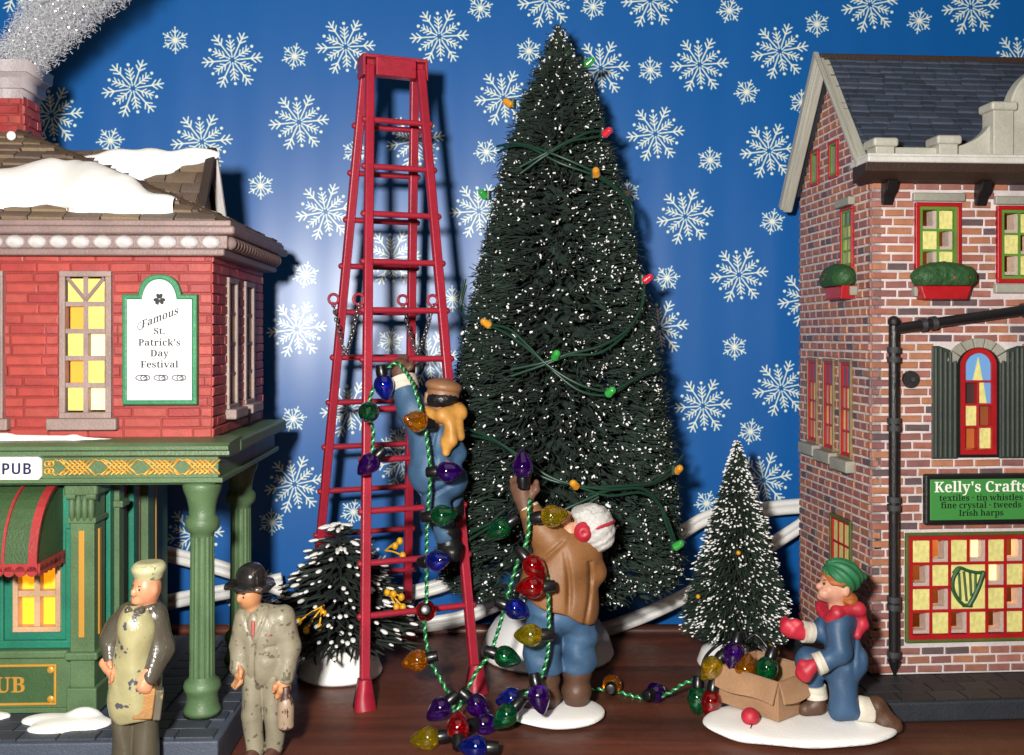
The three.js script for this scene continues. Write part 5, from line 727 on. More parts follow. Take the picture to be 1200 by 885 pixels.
// ---- man in a brown coat seen from behind, arm raised to the tree
{
  const snowBase = (label, x, z, rx, rz, h, seedN) => { const g = sdf([E(0, h * 0.45, 0, rx, h * 0.62, rz)], { cell: 0.06, mod: (d, X, Y, Z) => { const w = 0.10 * (vn(X * 1.1 + seedN, 3, Z * 1.1) - 0.5); return smax(smax(d + w, -Y, 0.05), Y - h, 0.25); } }); const m = single('snow_base', g, MAT.snow, label, 'figurine base', 'snowy figurine bases'); m.position.set(x * 0.01, 0, z * 0.01); };
  snowBase('small oval white snow base under the brown coated man\'s boots', 1.28, 4.75, 1.5, 1.2, 0.4, 3);
  snowBase('long white snow base under the kneeling child and cardboard box', 8.2, 5.75, 2.78, 1.62, 0.45, 8);
  const m = thing('person', 'figurine in brown coat, blue trousers and red earmuffs reaching up to tree', 'person', [1.2, 0.3, 4.7]);
  const hc = [1.1, 5.28, -0.1], body = part('body', sdf([E(...hc, 0.55, 0.6, 0.56), C(0.85, 4.7, 0, 1.0, 5.0, -0.05, 0.34), E(0.5, 5.2, 0.12, 0.24, 0.3, 0.3), E(0.3, 5.5, -0.02, 0.13, 0.11, 0.12), E(0.42, 5.66, -0.05, 0.16, 0.14, 0.2), E(0.5, 4.98, 0.0, 0.2, 0.2, 0.24), C(0.4, 4.4, 0, 0.1, 3.2, 0, 0.6, 0.5), C(-0.13, 2.9, 0, -0.33, 1.6, 0, 0.32, 0.28), C(0.65, 2.9, 0, 0.72, 1.6, -0.1, 0.32, 0.28), C(0.1, 4.9, -0.1, -0.6, 5.7, -0.25, 0.28, 0.22)], { k: 0.15, cell: 0.06 }), FM.skin, m);
  face(body, hc, 0.66, [-0.9, 0.4, 0.12], [0.4, 1, 0], FM.hair);
  part('hair', sdf([E(1.18, 5.36, 0.0, 0.64, 0.66, 0.64), E(1.38, 5.12, 0.05, 0.46, 0.52, 0.48), E(0.95, 5.7, -0.1, 0.42, 0.28, 0.45)], { k: 0.12, cell: 0.04, sub: [E(0.3, 5.15, 0.0, 0.52, 0.62, 0.9, -0.3)], mod: (d, x, y, z) => d + 0.012 * Math.sin((x * 2 - y * 3) * 7 + 3 * vn(x * 4, y * 4, z * 4)) + 0.03 * (vn(x * 9, y * 9, z * 9) - 0.5) }), FM.hair, body);
  const muff = part('earmuff', sdf([E(0.88, 5.28, 0.54, 0.29, 0.3, 0.17)], { cell: 0.03, mod: (d, x, y) => d + 0.02 * Math.cos(Math.hypot(x - 0.88, y - 5.28) * 26) }), FM.redF, m); part('earmuff_band', tube([[0.95, 5.3, 0.56], [1.3, 5.42, 0.6], [1.65, 5.5, 0.42], [1.8, 5.52, 0.1]], 0.055, 16, 6), FM.redF, muff);
  part('coat', sdf([E(0.05, 3.65, 0, 1.02, 1.0, 0.95, -0.2), E(0.36, 4.35, 0, 0.92, 0.95, 0.85, -0.2), C(0.75, 4.75, 0, 0.95, 4.85, 0, 0.45), C(0.15, 4.85, 0.05, -0.3, 5.2, 0.0, 0.52, 0.46), C(-0.3, 5.2, 0.0, -0.62, 5.72, -0.1, 0.45, 0.34), C(1.05, 4.55, -0.05, 1.25, 3.95, -0.15, 0.38, 0.32), C(1.25, 3.95, -0.15, 1.0, 3.9, -0.8, 0.3, 0.26), E(0.1, 3.05, 0, 1.12, 0.75, 0.98, -0.38), E(0.72, 3.1, 0, 0.66, 0.95, 0.82)], { k: 0.28, cell: 0.05, sub: [], mod: (d, x, y, z) => { let e = d + 0.05 * (vn(x * 2.2, y * 1.2, z * 2 + 3) - 0.5); const cr = Math.abs(x - 0.45 + 0.25 * Math.pow(y - 3.6, 2) * 0.4); if (z > 0) e += 0.12 * Math.exp(-cr * cr * 140) * Math.exp(-Math.pow(y - 3.8, 2) * 1.6); const c2 = Math.abs(y - 4.55 - (x + 0.2) * 0.9); e += 0.09 * Math.exp(-c2 * c2 * 150) * Math.exp(-(x + 0.1) * (x + 0.1) * 5); const c3 = Math.abs(x - 1.0 - 0.1 * Math.sin(y * 2)); if (z > 0.2) e += 0.08 * Math.exp(-c3 * c3 * 200) * (y < 4.4 ? 1 : 0); const hem = 3.0 - 0.40 * (x - 0.05) + 0.05 * Math.sin(x * 5); return smax(e, (hem - y) * 0.92, 0.08); } }), FM.coat, m);
  part('cuff', cyl([-0.55, 5.6, -0.08], [-0.72, 5.92, -0.14], 0.34, 0.31, 18), FM.cuff, m); part('sleeve_trim', cyl([-0.48, 5.4, -0.05], [-0.58, 5.66, -0.1], 0.42, 0.38, 18), FM.glove, m);
  part('glove', sdf(hand([-0.88, 6.2, -0.15], [-0.25, 1, -0.1], [1, 0.2, 0.4], 0.95, 0.7), { k: 0.1, cell: 0.03 }), FM.glove, m);
  part('trousers', sdf([C(-0.12, 2.95, 0, -0.3, 2.0, 0.02, 0.64, 0.55), C(-0.3, 2.0, 0.02, -0.28, 1.3, 0.02, 0.55, 0.57), C(0.7, 2.95, -0.05, 0.8, 2.0, -0.12, 0.58, 0.5), C(0.8, 2.0, -0.12, 0.78, 1.3, -0.12, 0.5, 0.52), E(0.25, 2.85, 0, 0.95, 0.6, 0.75)], { k: 0.12, cell: 0.05, mod: (d, x, y, z) => smax(d + 0.06 * (vn(x * 3, y * 4.5, z * 3) - 0.5) + 0.025 * Math.sin(y * 9 + x * 4), 1.02 - y, 0.08) }), FM.denim, m);
  part('boot', sdf([C(-0.26, 1.1, 0.02, -0.22, 0.3, 0.05, 0.45, 0.45), C(-0.25, 0.28, 0.05, -0.75, 0.2, -0.1, 0.36, 0.28)], { k: 0.15, cell: 0.04, mod: (d, x, y) => smax(d + 0.03 * Math.sin(y * 12 + x * 3), 0.03 - y, 0.04) }), FM.boot, m);
  part('boot', sdf([C(0.74, 1.15, -0.12, 0.72, 0.3, -0.15, 0.42, 0.42), C(0.7, 0.28, -0.2, 0.62, 0.22, -0.6, 0.36, 0.28)], { k: 0.15, cell: 0.04, mod: (d, x, y) => smax(d + 0.03 * Math.sin(y * 11), 0.03 - y, 0.04) }), FM.boot, m);
}
// ---- climber in blue on the ladder, seen from behind
{
  const m = thing('person', 'figurine in blue coveralls and yellow scarf climbing the red ladder', 'person', [-2.04, 4.3, 3.0]);
  // local: x right, y up from the boot sole, z to the viewer
  const hc = [-0.12, 5.15, 0.0];
  const body = part('body', sdf([E(...hc, 0.52, 0.52, 0.52), C(-0.2, 4.4, 0.1, -0.15, 4.9, 0.05, 0.34), C(-0.35, 4.2, 0.1, -0.4, 2.6, 0.1, 0.5, 0.5), C(-0.4, 2.5, 0.1, -0.1, 0.7, 0.1, 0.32, 0.25), C(-0.9, 4.3, 0, -1.35, 5.4, -0.3, 0.26, 0.2)], { k: 0.15, cell: 0.06 }), FM.skinDark, m);
  face(body, hc, 0.53, [-0.45, 0.5, -0.75], [0, 1, 0], FM.blackF);
  part('hair', sdf([E(-0.14, 5.02, 0.05, 0.53, 0.34, 0.53)], { cell: 0.04, sub: [E(-0.4, 4.9, -0.6, 0.4, 0.6, 0.4)], mod: (d, x, y, z) => d + 0.035 * (vn(x * 14, y * 14, z * 14) - 0.5) }), FM.blackF, body);
  part('cap', sdf([E(-0.1, 5.4, 0.0, 0.58, 0.26, 0.56, -0.15), C(-0.6, 5.18, 0.2, -0.62, 4.95, 0.22, 0.08)], { k: 0.06, cell: 0.04 }), FM.cap, m);
  part('coveralls', sdf([E(-0.45, 3.7, 0.1, 0.74, 0.95, 0.66, 0.05), E(-0.48, 2.75, 0.12, 0.72, 0.75, 0.68), C(-0.05, 3.9, 0.1, 0.28, 3.3, -0.1, 0.45, 0.34), E(0.02, 2.5, 0.05, 0.62, 0.5, 0.6), C(-0.75, 4.15, 0.05, -1.05, 4.65, -0.02, 0.5, 0.46), C(-1.05, 4.65, -0.02, -1.36, 5.32, -0.2, 0.46, 0.41), C(-0.42, 2.3, 0.1, -0.2, 1.35, 0.1, 0.46, 0.36), C(-0.2, 1.35, 0.1, -0.02, 0.75, 0.05, 0.36, 0.36), C(0.1, 2.4, 0, 0.15, 2.35, -0.7, 0.45, 0.4), C(0.15, 2.35, -0.7, 0.15, 1.6, -0.8, 0.38, 0.34)], { k: 0.2, cell: 0.05, mod: (d, x, y, z) => { let e = d + 0.06 * (vn(x * 3 + 2, y * 2.4, z * 3) - 0.5); const c = Math.abs(y - 2.35 - 0.3 * Math.sin(x * 2)); e += 0.09 * Math.exp(-c * c * 120) * (z > 0 ? 1 : 0); const c2 = Math.abs(x + 0.2 + 0.2 * Math.sin(y * 2.2)); e += 0.09 * Math.exp(-c2 * c2 * 140) * Math.exp(-Math.pow(y - 3.7, 2) * 2) * (z > 0 ? 1 : 0); return e; } }), FM.denim, m);
  part('cuff', cyl([-1.32, 5.26, -0.2], [-1.44, 5.62, -0.34], 0.46, 0.47, 20), FM.cuff, m);
  part('glove', sdf(hand([-1.55, 5.85, -0.62], [-0.15, 1, -0.35], [1, 0.1, 0.2], 0.8, 0.9), { k: 0.1, cell: 0.03 }), FM.glove, m);
  part('scarf', sdf([C(-0.62, 4.62, 0.25, -0.1, 4.5, 0.62, 0.17, 0.22), C(-0.1, 4.5, 0.62, 0.42, 4.62, 0.3, 0.24, 0.24), C(0.42, 4.62, 0.3, 0.3, 4.7, -0.3, 0.22, 0.2), C(0.12, 4.4, 0.62, 0.12, 3.75, 0.72, 0.2, 0.24), C(0.12, 3.75, 0.72, 0.05, 3.45, 0.72, 0.24, 0.12), C(0.35, 4.3, 0.5, 0.42, 3.9, 0.55, 0.18, 0.14)], { k: 0.1, cell: 0.04, mod: folds(0.07, 4) }), FM.scarf, m);
  part('boot', sdf([C(0.0, 0.9, 0.05, 0.1, 0.4, 0.05, 0.36, 0.36), C(0.1, 0.25, 0.1, 0.28, 0.2, -0.4, 0.32, 0.26), C(0.1, 0.22, 0.1, 0.2, 0.2, 0.3, 0.3, 0.26)], { k: 0.12, cell: 0.04, mod: (d, x, y) => smax(d + 0.025 * Math.sin(y * 12), 0.0 - y, 0.04) }), FM.blackF, m);
  part('boot', sdf([C(0.15, 1.7, -0.8, 0.15, 1.4, -0.8, 0.34, 0.34), C(0.15, 1.3, -0.8, 0.1, 1.25, -1.2, 0.3, 0.25)], { k: 0.12, cell: 0.05 }), FM.blackF, m);
}
// ---- kneeling child by the box
{
  const m = thing('person', 'kneeling figurine in blue overalls, red scarf and green knit cap by box', 'person', [8.24, 0.4, 5.8]); m.scale.multiplyScalar(0.97);
  const hc = [1.05, 3.9, 0.0];
  const body = part('body', sdf([E(...hc, 0.47, 0.52, 0.45), E(0.86, 3.65, 0, 0.3, 0.28, 0.3), C(1.1, 3.1, 0, 1.08, 3.5, 0, 0.27), E(0.55, 3.86, 0.02, 0.11, 0.1, 0.09), E(0.66, 3.7, 0.22, 0.2, 0.17, 0.16), E(0.64, 3.56, 0, 0.16, 0.12, 0.16), E(1.2, 3.82, 0.43, 0.1, 0.15, 0.07), C(1.15, 2.8, 0, 1.2, 1.7, 0, 0.3, 0.3), C(1.1, 2.8, 0.3, 0.95, 2.15, 0.5, 0.2, 0.16)], { k: 0.1, cell: 0.045 }), FM.skin, m);
  face(body, hc, 0.49, [-1, 0.12, 0.12], [0, 1, 0], FM.ginger);
  part('hair', sdf([E(1.02, 4.02, 0.0, 0.46, 0.42, 0.5), E(1.35, 3.5, 0.1, 0.24, 0.24, 0.38)], { k: 0.08, cell: 0.04, sub: [E(0.55, 3.75, 0, 0.3, 0.5, 0.7), E(0.9, 3.6, 0.45, 0.26, 0.36, 0.3)], mod: (d, x, y, z) => d + 0.025 * Math.sin(y * 22 + z * 8) }), FM.ginger, body);
  part('knit_cap', sdf([E(1.2, 4.18, 0, 0.56, 0.46, 0.56, -0.5), C(1.5, 4.2, 0, 1.85, 4.12, 0, 0.3, 0.1)], { k: 0.15, cell: 0.035, sub: [E(0.62, 3.72, 0, 0.5, 0.46, 0.8, -0.5)], mod: (d, x, y, z) => d + 0.028 * Math.sin(Math.atan2(z, (x - 1.1) * 0.7 + (y - 4.0) * 0.6) * 14) }), FM.greenW, m);
  part('scarf', sdf([C(0.75, 2.95, 0.35, 0.95, 3.22, 0.46, 0.13, 0.16), C(0.95, 3.22, 0.46, 1.5, 3.26, 0.32, 0.17, 0.21), C(1.5, 3.26, 0.32, 1.5, 3.28, -0.3, 0.2), C(0.75, 3.0, 0.3, 0.8, 3.1, -0.4, 0.18), C(1.6, 3.2, 0.2, 1.7, 2.75, 0.25, 0.2, 0.18), C(1.7, 2.75, 0.25, 1.6, 2.5, 0.3, 0.18, 0.1), C(0.8, 3.1, -0.4, 1.5, 3.3, -0.3, 0.18)], { k: 0.12, cell: 0.04, mod: folds(0.07, 4, 2) }), FM.redF, m);
  part('overalls', sdf([E(1.2, 2.75, 0, 0.5, 0.55, 0.52), E(1.25, 2.0, 0, 0.54, 0.75, 0.56), E(1.35, 1.55, 0.05, 0.5, 0.45, 0.55), C(1.0, 2.85, 0.4, 0.95, 2.1, 0.58, 0.36, 0.34), C(0.95, 2.1, 0.58, 0.5, 1.8, 0.55, 0.33, 0.27), C(1.05, 2.85, -0.35, 0.8, 2.4, -0.4, 0.34, 0.3), C(0.8, 2.4, -0.4, 0.35, 2.42, -0.25, 0.3, 0.26), C(1.25, 1.5, 0.1, 1.15, 0.4, 0.2, 0.46, 0.4), C(1.15, 0.35, 0.2, 1.75, 0.25, 0.15, 0.36, 0.3), C(1.15, 1.45, -0.2, 0.3, 1.55, -0.4, 0.4, 0.36), C(0.3, 1.5, -0.4, 0.5, 0.85, -0.3, 0.34, 0.28), E(1.72, 1.75, 0.2, 0.2, 0.35, 0.3)], { k: 0.16, cell: 0.045, mod: (d, x, y, z) => { let e = d + 0.06 * (vn(x * 3.4, y * 2.6, z * 3 + 7) - 0.5) + 0.02 * Math.sin(x * 6 + y * 5); const c = Math.abs(x - 1.45 - 0.1 * Math.sin(y * 3)); e += 0.09 * Math.exp(-c * c * 150) * (z > 0 ? 1 : 0) * Math.exp(-Math.pow(y - 2.2, 2) * 3); return smax(e, 0.02 - y, 0.04); } }), FM.denimD, m);
  part('cuff', cyl([0.52, 1.82, 0.55], [0.28, 1.72, 0.54], 0.31, 0.33, 18), FM.cuff, m); part('cuff', cyl([0.4, 2.42, -0.26], [0.12, 2.46, -0.2], 0.31, 0.32, 18), FM.cuff, m);
  part('mitten', sdf(hand([0.12, 1.62, 0.52], [-0.7, -0.7, 0], [-0.5, 0.6, -0.3], 0.54, 0.6), { k: 0.16, cell: 0.03 }), FM.redF, m); part('mitten', sdf(hand([-0.05, 2.44, -0.17], [-0.9, 0.35, 0.1], [0.2, 0.9, 0.3], 0.6, 0.9), { k: 0.16, cell: 0.03 }), FM.redF, m);
  part('cuff', sdf([C(1.7, 0.3, 0.15, 1.95, 0.25, 0.15, 0.38, 0.38)], { cell: 0.05, mod: (d, x, y) => smax(smax(d, x - 2.05, 0.06), -y, 0.04) }), FM.cuff, m); part('cuff', cyl([0.5, 0.85, -0.28], [0.52, 0.5, -0.28], 0.32, 0.36, 18), FM.cuff, m);
  part('shoe', sdf([C(2.15, 0.35, 0.2, 2.4, 0.0, 0.3, 0.32, 0.28), C(2.4, -0.02, 0.3, 2.6, -0.12, 0.34, 0.28, 0.26), E(2.1, 0.4, 0.2, 0.22, 0.26, 0.34)], { k: 0.12, cell: 0.04, mod: (d, x, y, z) => d + 0.04 * Math.exp(-Math.pow((x - 2.25) * 0.8 + (y - 0.1) * 0.7, 2) * 120) }), FM.boot, m); part('shoe', sdf([C(0.55, 0.22, -0.25, 0.2, 0.16, -0.22, 0.26, 0.24), E(0.55, 0.35, -0.25, 0.26, 0.25, 0.26)], { k: 0.1, cell: 0.04, mod: (d, x, y) => smax(d, -y, 0.04) }), FM.boot, m);
  // cardboard box, open, flaps folded out
  const b = thing('cardboard_box', 'open tan cardboard box with folded flaps in front of the kneeling child', 'box', [7.5, 0.43, 4.88], 0.68); b.scale.set(0.0112, 0.0101, 0.0112);
  const w = 0.8, d = 0.95, h = 1.12, t = 0.05; part('side_panel', uvBox(merge([bx(-w, w, 0, h, d - t, d, 0.02)])), FM.card, b); part('side_panel', uvBox(bx(-w, w, 0, h, -d, -d + t, 0.02)), FM.card, b); part('side_panel', uvBox(bx(-w, -w + t, 0, h, -d + t, d - t, 0.02)), FM.card, b); part('side_panel', uvBox(bx(w - t, w, 0, h, -d + t, d - t, 0.02)), FM.card, b); part('bottom', uvBox(bx(-w + t, w - t, 0, t, -d + t, d - t)), FM.card, b);
  const flap = (L, H) => { const g = new THREE.BoxGeometry(L, H, 0.05, 12, 4, 1), p = g.attributes.position; for (let i = 0; i < p.count; i++) { const x = p.getX(i) / L, y = p.getY(i) / H - 0.5; p.setX(i, p.getX(i) * (1 + 0.06 * y)); p.setZ(i, p.getZ(i) + 0.05 * y * y * Math.cos(x * 5)); p.setY(i, p.getY(i) - H / 2 + 0.04 * Math.sin(x * 6.5) * -y); } g.computeVertexNormals(); return uvBox(g); };
  part('flap', flap(1.95, 0.62), FM.card, b, [-w - 0.03, h, 0], [0.0, -Math.PI / 2, 0]).rotateX(-0.32); part('flap', flap(1.62, 0.6), FM.card, b, [0, h, d + 0.03]).rotateX(-0.3); part('flap', flap(1.9, 0.5), FM.card, b, [w + 0.03, h, 0], [0, Math.PI / 2, 0]).rotateX(-0.9); part('flap', flap(1.6, 0.5), FM.card, b, [0, h, -d - 0.03], [0, Math.PI, 0]).rotateX(-0.9);
  const r = thing('red_bulb', 'round red bulb lying on the snow in front of the box', 'bulb', [6.72, 0.4, 6.15]); part('glass', ball(0, 0.15, 0, 0.26, 1, 0.95, 1, 20), FM.redF, r); part('stem', tube([[0, 0, 0.2], [-0.08, -0.05, 0.4], [0.04, -0.12, 0.55]], 0.02, 8, 5), FM.blackF, r);
}
// ---- two old painted lead figures by the pub
const lead = (hex, chip, thr, rough, sc) => new THREE.MeshStandardMaterial({ map: dataTex(256, (u, v) => { const c = new THREE.Color(hex), k = new THREE.Color(chip), n = fbm(u * sc, v * sc, 3, 4, sc) + 0.10 * (vn(u * 60, v * 60, 2, 60) - 0.5), f = n > thr ? 1 : 0, s = 0.86 + 0.28 * fbm(u * 9, v * 9, 8, 4, 9); const g = x => Math.round(255 * Math.pow(Math.min(1, x * s), 1 / 2.2)); return f ? [g(k.r), g(k.g), g(k.b)] : [g(c.r), g(c.g), g(c.b)]; }, true), roughness: rough, bumpMap: grainTex, bumpScale: 0.00009 });
{
  const m = thing('person', 'old lead figurine of grocer in chipped cream apron beside the porch column', 'person', [-9.3, 0, 9.7]); m.scale.x *= 0.9;
  const sleeve = lead(0x4a463c, 0x6c6a60, 0.78, 0.25, 16), apron = lead(0x9f9a72, 0x4a4c58, 0.71, 0.28, 17), trou = lead(0x4f4a3c, 0x77756a, 0.76, 0.35, 5), face1 = lead(0xd2906c, 0x8a5a44, 0.82, 0.4, 6), capM = lead(0xb5b48c, 0x66665a, 0.7, 0.35, 5);
  const hc = [0.33, 5.08, 0.05];
  const body = part('body', sdf([E(...hc, 0.37, 0.45, 0.4), C(0.3, 4.5, 0, 0.32, 4.8, 0, 0.26), E(0.13, 5.04, 0.42, 0.09, 0.11, 0.09), E(0.16, 4.82, 0.24, 0.2, 0.13, 0.18), E(0.6, 5.06, 0.22, 0.09, 0.14, 0.1), C(0.25, 4.0, -0.05, 0.05, 2.4, -0.05, 0.36, 0.36), C(-0.3, 4.3, 0, -0.66, 3.75, 0, 0.16, 0.15), C(0.5, 4.3, 0, 0.62, 3.4, 0.1, 0.16, 0.15), C(-0.25, 2, 0, -0.3, 0.3, 0, 0.26, 0.2), C(0.3, 2, 0, 0.3, 0.3, 0, 0.26, 0.2), ...hand([0.5, 2.95, 0.5], [-0.3, -1, 0.25], [-1, 0.2, 0.4], 0.62, 0.8), ...hand([-0.62, 3.2, 0.35], [0.8, -0.6, 0.3], [0.2, 0.9, 0.4], 0.5, 0.5)], { k: 0.07, cell: 0.042 }), face1, m);
  face(body, hc, 0.39, [-0.45, 0.0, 0.9], [0, 1, 0], sleeve);
  part('cap', sdf([E(0.36, 5.48, 0.02, 0.44, 0.24, 0.44), C(0.36, 5.55, 0, 0.4, 5.62, 0, 0.4, 0.38)], { k: 0.08, cell: 0.04, mod: (d, x, y) => smax(d, y - 5.72, 0.08) + 0.02 * Math.sin(y * 20) }), capM, m);
  part('shirt', sdf([C(-0.25, 4.35, 0, -0.7, 3.75, -0.05, 0.34, 0.3), C(-0.7, 3.75, -0.05, -0.58, 3.3, 0.25, 0.28, 0.2), C(0.55, 4.35, 0, 0.74, 3.6, 0.05, 0.34, 0.3), C(0.74, 3.6, 0.05, 0.56, 3.0, 0.42, 0.29, 0.2), E(0.22, 4.2, -0.08, 0.66, 0.6, 0.48), E(0.08, 3.0, -0.12, 0.6, 1.2, 0.48), C(0.15, 4.55, 0.25, 0.5, 4.6, 0.2, 0.14)], { k: 0.12, cell: 0.05, mod: folds(0.06, 3.5) }), sleeve, m);
  part('apron', sdf([E(-0.06, 4.12, 0.26, 0.34, 0.55, 0.42), E(0.32, 4.12, 0.26, 0.36, 0.55, 0.42), E(0.02, 3.1, 0.14, 0.58, 0.95, 0.56), E(-0.02, 2.3, 0.1, 0.64, 0.7, 0.58)], { k: 0.35, cell: 0.045, mod: (d, x, y, z) => smax(smax(d + 0.03 * Math.sin(x * 7 + y) + 0.02 * (vn(x * 5, y * 5, z * 5) - 0.5), 1.85 + 0.05 * Math.sin(x * 6) - y, 0.06), -z - 0.12, 0.05) }), apron, m);
  part('bow_tie', sdf([C(0.12, 4.58, 0.5, 0.0, 4.62, 0.5, 0.06, 0.1), C(0.2, 4.58, 0.5, 0.34, 4.62, 0.46, 0.06, 0.1)], { k: 0.03, cell: 0.03, pad: 0.08 }), sleeve, m);
  part('trousers', sdf([C(-0.3, 2.0, 0, -0.34, 0.4, 0, 0.36, 0.32), C(0.3, 2.0, 0, 0.28, 0.4, 0, 0.36, 0.32)], { k: 0.05, cell: 0.05, mod: folds(0.05, 3) }), trou, m);
  for (const x of [-0.34, 0.28]) part('shoe', sdf([C(x, 0.18, -0.1, x - 0.05, 0.14, 0.4, 0.22, 0.18)], { cell: 0.05, mod: (d, a, y) => smax(d, -y, 0.03) }), FM.blackF, m);
  const bag = thing('parcel', 'small tan parcel held in the aproned figurine\'s hand', 'parcel', [-8.98, 2.0, 10.15], 0.35); part('wrapping', uvBox(bx(-0.23, 0.23, 0, 0.75, -0.12, 0.14, 0.04)), painted(0xb4854e, 0.5, 0.0002), bag, [0, 0, 0], [0, 0, -0.12]); part('side_fold', uvBox(bx(0.235, 0.42, -0.02, 0.72, -0.14, 0.16, 0.04)), lead(0x5a564a, 0x9a8a5a, 0.66, 0.3, 6), bag, [0, 0, 0], [0, 0, -0.12]);
}
{
  const m = thing('person', 'old lead figurine of man in worn grey suit and black bowler hat', 'person', [-6.64, 0, 7.7]); m.scale.x *= 0.91;
  const suit = lead(0x857f6c, 0x5a5242, 0.715, 0.42, 34), face1 = lead(0xb98258, 0x6a3a2a, 0.74, 0.5, 7), hatM = lead(0x1c1b1b, 0x5a4a44, 0.74, 0.25, 6);
  const hc = [-0.38, 4.42, 0.05];
  const body = part('body', sdf([E(...hc, 0.36, 0.42, 0.38), C(-0.25, 3.9, 0, -0.34, 4.2, 0, 0.24), E(-0.58, 4.38, 0.36, 0.09, 0.13, 0.1), C(0, 3.6, -0.05, 0.05, 2.2, -0.05, 0.32, 0.3), C(-0.25, 2, 0, -0.27, 0.3, 0.03, 0.16, 0.14), C(0.28, 2, 0, 0.32, 0.3, 0, 0.16, 0.14), ...hand([0.68, 2.12, 0.22], [0, -1, 0.1], [-0.6, 0, 0.7], 0.62, 0.9), ...hand([-0.66, 2.5, 0.25], [0.3, -1, 0.1], [0.6, 0, 0.7], 0.6, 0.6)], { k: 0.07, cell: 0.042 }), face1, m);
  face(body, hc, 0.38, [-0.5, -0.1, 0.86], [0, 1, 0], hatM);
  const hat = part('hat', sdf([E(-0.34, 4.84, 0.02, 0.44, 0.41, 0.46)], { cell: 0.04, mod: (d, x, y, z) => smax(d, 4.6 - y, 0.06) + 0.03 * (vn(x * 5, y * 5, z * 5) - 0.5) }), hatM, m);
  part('brim', sdf([E(-0.34, 4.66, 0.04, 0.72, 0.12, 0.72)], { k: 0.05, cell: 0.04, mod: (d, x, y, z) => d + 0.05 * Math.sin(x * 9 + z * 5) * 0.6 + 0.06 * (vn(x * 5, y * 5, z * 5) - 0.5) }), hatM, hat);
  part('jacket', sdf([E(0.02, 3.4, 0, 0.72, 0.75, 0.5), E(0.03, 2.7, 0, 0.66, 0.85, 0.5), C(-0.5, 3.75, 0, -0.66, 3.05, 0.02, 0.33, 0.29), C(-0.66, 3.05, 0.02, -0.66, 2.5, 0.22, 0.27, 0.24), C(0.58, 3.75, 0, 0.78, 3.0, 0.0, 0.36, 0.31), C(0.78, 3.0, 0, 0.7, 2.25, 0.18, 0.3, 0.25)], { k: 0.14, cell: 0.045, mod: (d, x, y, z) => { let e = d + 0.03 * (vn(x * 6, y * 6, z * 6) - 0.5); if (z > 0) { const a = Math.abs(x + 0.18 - 0.04 * (y - 2.5)); if (y < 3.2) e += 0.06 * Math.exp(-a * a * 400); for (const s of [-1, 1]) { const b = Math.abs(x + 0.15 - s * (y - 3.15) * 0.42); if (y > 3.1) e += 0.045 * Math.exp(-b * b * 420); } const p = Math.abs(y - 3.1); if (x > 0.15 && x < 0.5) e += 0.04 * Math.exp(-p * p * 500); } return smax(e, 2.02 + 0.06 * Math.sin(x * 3) - y, 0.06); } }), suit, m);
  part('tie', sdf([C(-0.17, 3.75, 0.42, -0.15, 3.45, 0.5, 0.07, 0.05)], { cell: 0.03, pad: 0.08 }), lead(0xa04a44, 0xb0a890, 0.6, 0.5, 9), m); part('shirt_front', sdf([E(-0.18, 3.68, 0.3, 0.2, 0.32, 0.16)], { cell: 0.04 }), suit, m); part('pocket_square', sdf([C(0.28, 3.42, 0.42, 0.4, 3.48, 0.38, 0.06, 0.04)], { cell: 0.03, pad: 0.08 }), FM.lip, m);
  part('trousers', sdf([C(-0.25, 2.2, 0, -0.3, 1.2, 0.05, 0.37, 0.3), C(-0.3, 1.2, 0.05, -0.2, 0.3, 0.05, 0.3, 0.25), C(0.28, 2.2, 0, 0.34, 1.2, 0, 0.37, 0.3), C(0.34, 1.2, 0, 0.32, 0.3, -0.05, 0.3, 0.26)], { k: 0.05, cell: 0.045, mod: folds(0.05, 3.2, 5) }), suit, m);
  const sh = lead(0x5a3a30, 0x2a2220, 0.6, 0.4, 5); for (const [x, z] of [[-0.22, 0.1], [0.32, -0.02]]) part('shoe', sdf([C(x, 0.18, z - 0.1, x - 0.06, 0.15, z + 0.45, 0.22, 0.18)], { cell: 0.05, mod: (d, a, y) => smax(d, -y, 0.03) }), sh, m);
  const bt = thing('bottle', 'small dark brown bottle held by the suited lead figurine', 'bottle', [-5.96, 0.95, 8.05]); part('glass', lathe([[0, 0], [0.19, 0], [0.22, 0.06], [0.22, 0.6], [0.17, 0.78], [0.1, 0.9], [0.1, 1.1], [0, 1.1]], 16), lead(0x4a3026, 0x9a8672, 0.62, 0.35, 6), bt);
}
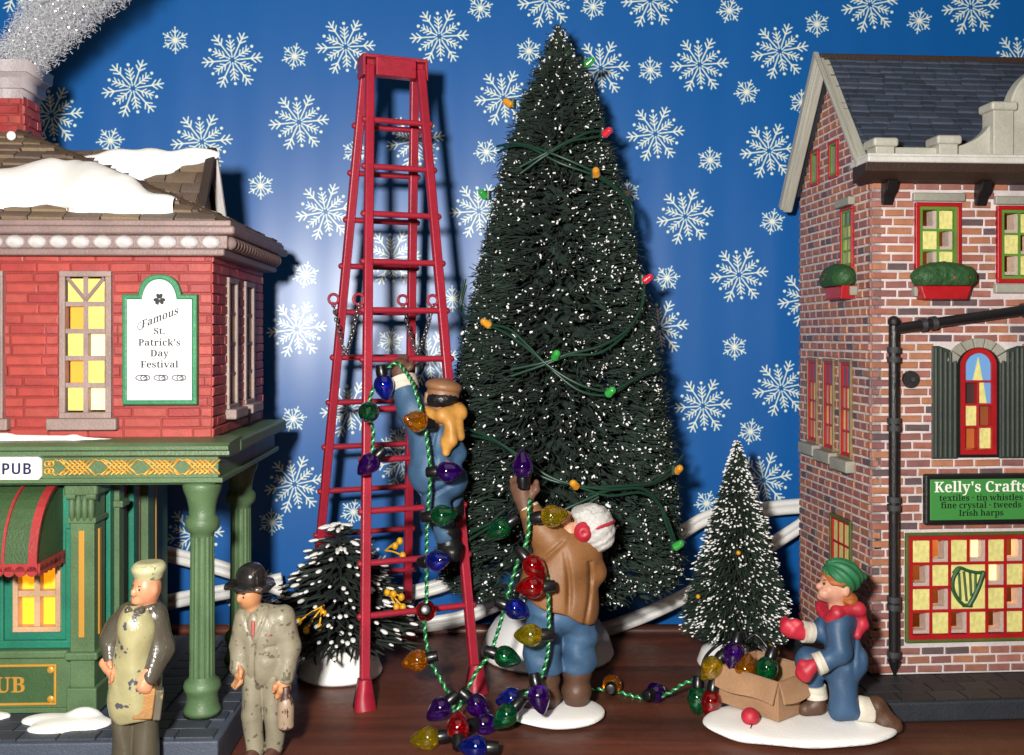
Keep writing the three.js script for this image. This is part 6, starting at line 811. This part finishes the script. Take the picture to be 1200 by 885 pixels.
// ---------------------------------------------------------------- strings of large bulbs on twisted metallic cord
{
  const dark = std(0x0c5a30, 0.35, { metalness: 0.4 }), light = std(0x7fe0a0, 0.25, { metalness: 0.6 }), sock = std(0x101114, 0.3);
  const col = { red: 0xe01828, blue: 0x2040d0, green: 0x0c9a60, purple: 0x6018a8, amber: 0xf0a010, yellow: 0xdcc81c }, bm = {};
  for (const c in col) bm[c] = new THREE.MeshPhysicalMaterial({ color: col[c], roughness: 0.06, transmission: 0.93, thickness: 0.006, ior: 1.45, attenuationColor: new THREE.Color(col[c]), attenuationDistance: 0.022, clearcoat: 1, clearcoatRoughness: 0.03 });
  const bulbG = lathe([[0, 0], [0.14, 0.0], [0.18, 0.03], [0.25, 0.1], [0.305, 0.22], [0.31, 0.33], [0.27, 0.47], [0.2, 0.6], [0.12, 0.71], [0.055, 0.77], [0, 0.79]], 22), sockG = lathe([[0, -0.32], [0.13, -0.32], [0.16, -0.29], [0.155, -0.2], [0.18, -0.17], [0.18, 0.0], [0.165, 0.03], [0, 0.03]], 16);
  function twist(pts, r = 0.055) {
    const c = new THREE.CatmullRomCurve3(pts.map(p => V(...p)), false, 'centripetal'), L = c.getLength(), n = Math.round(L / 0.055), out = [[], []], fr = V(0, 0, 1);
    for (let i = 0; i <= n; i++) { const p = c.getPointAt(i / n), t = c.getTangentAt(i / n), x = fr.clone().addScaledVector(t, -fr.dot(t)); if (x.lengthSq() < 0.01) x.set(1, 0, 0).addScaledVector(t, -t.x); x.normalize(); const y = t.clone().cross(x), a = i * 0.055 / 0.26 * 6.283; for (const s of [0, 1]) { const q = a + s * Math.PI; out[s].push([p.x + (x.x * Math.cos(q) + y.x * Math.sin(q)) * r * 0.62, p.y + (x.y * Math.cos(q) + y.y * Math.sin(q)) * r * 0.62, p.z + (x.z * Math.cos(q) + y.z * Math.sin(q)) * r * 0.62]); } }
    return out.map(o => new THREE.TubeGeometry(new THREE.CatmullRomCurve3(o.map(p => V(...p))), o.length, r * 0.7, 5, false));
  }
  function string(label, cords, bulbs, cm) {
    const s = thing('bulb_string', label, 'light string', [0, 0, 0], 0, 'strings of large coloured bulbs'), O = V(...cords[0][0]); O.y = 0; s.position.set(O.x * 0.01, 0, O.z * 0.01); const l = p => [p[0] - O.x, p[1], p[2] - O.z];
    for (const c of cords) { if (cm) part('cord', tube(c.map(l), 0.05, c.length * 8, 6), cm, s); else { const [a, b] = twist(c.map(l)); const q = part('cord', a, dark, s); part('cord_strand', b, light, q); } }
    for (const [c, a, b] of bulbs) { const A = V(...l(a)), B = V(...l(b)), d = B.clone().sub(A); if (A.y < 0.3) A.y = 0.3; if (B.y < 0.2) B.y = 0.2; d.copy(B).sub(A).normalize(); const o = part('bulb', bulbG, bm[c], s); o.position.copy(A).addScaledVector(d, 0.16); o.quaternion.setFromUnitVectors(V(0, 1, 0), d); part('socket', sockG, sock, o); o.scale.setScalar(1.02); }
    return s;
  }
  string('string of bulbs hanging from the ladder over the climber\'s back to the table', [S1], B1);
  string('string of bulbs rising from the floor cluster to the brown coated man\'s hand', [S2], B2);
  string('string of bulbs draped down the back of the brown coated man', [S3], B3);
  string('string of bulbs trailing along the table into the cardboard box', [S4], B4);
  string('loose bulbs on black wire heaped in the cardboard box', [S5], B5, sock);
}
renderer.render(scene, camera);
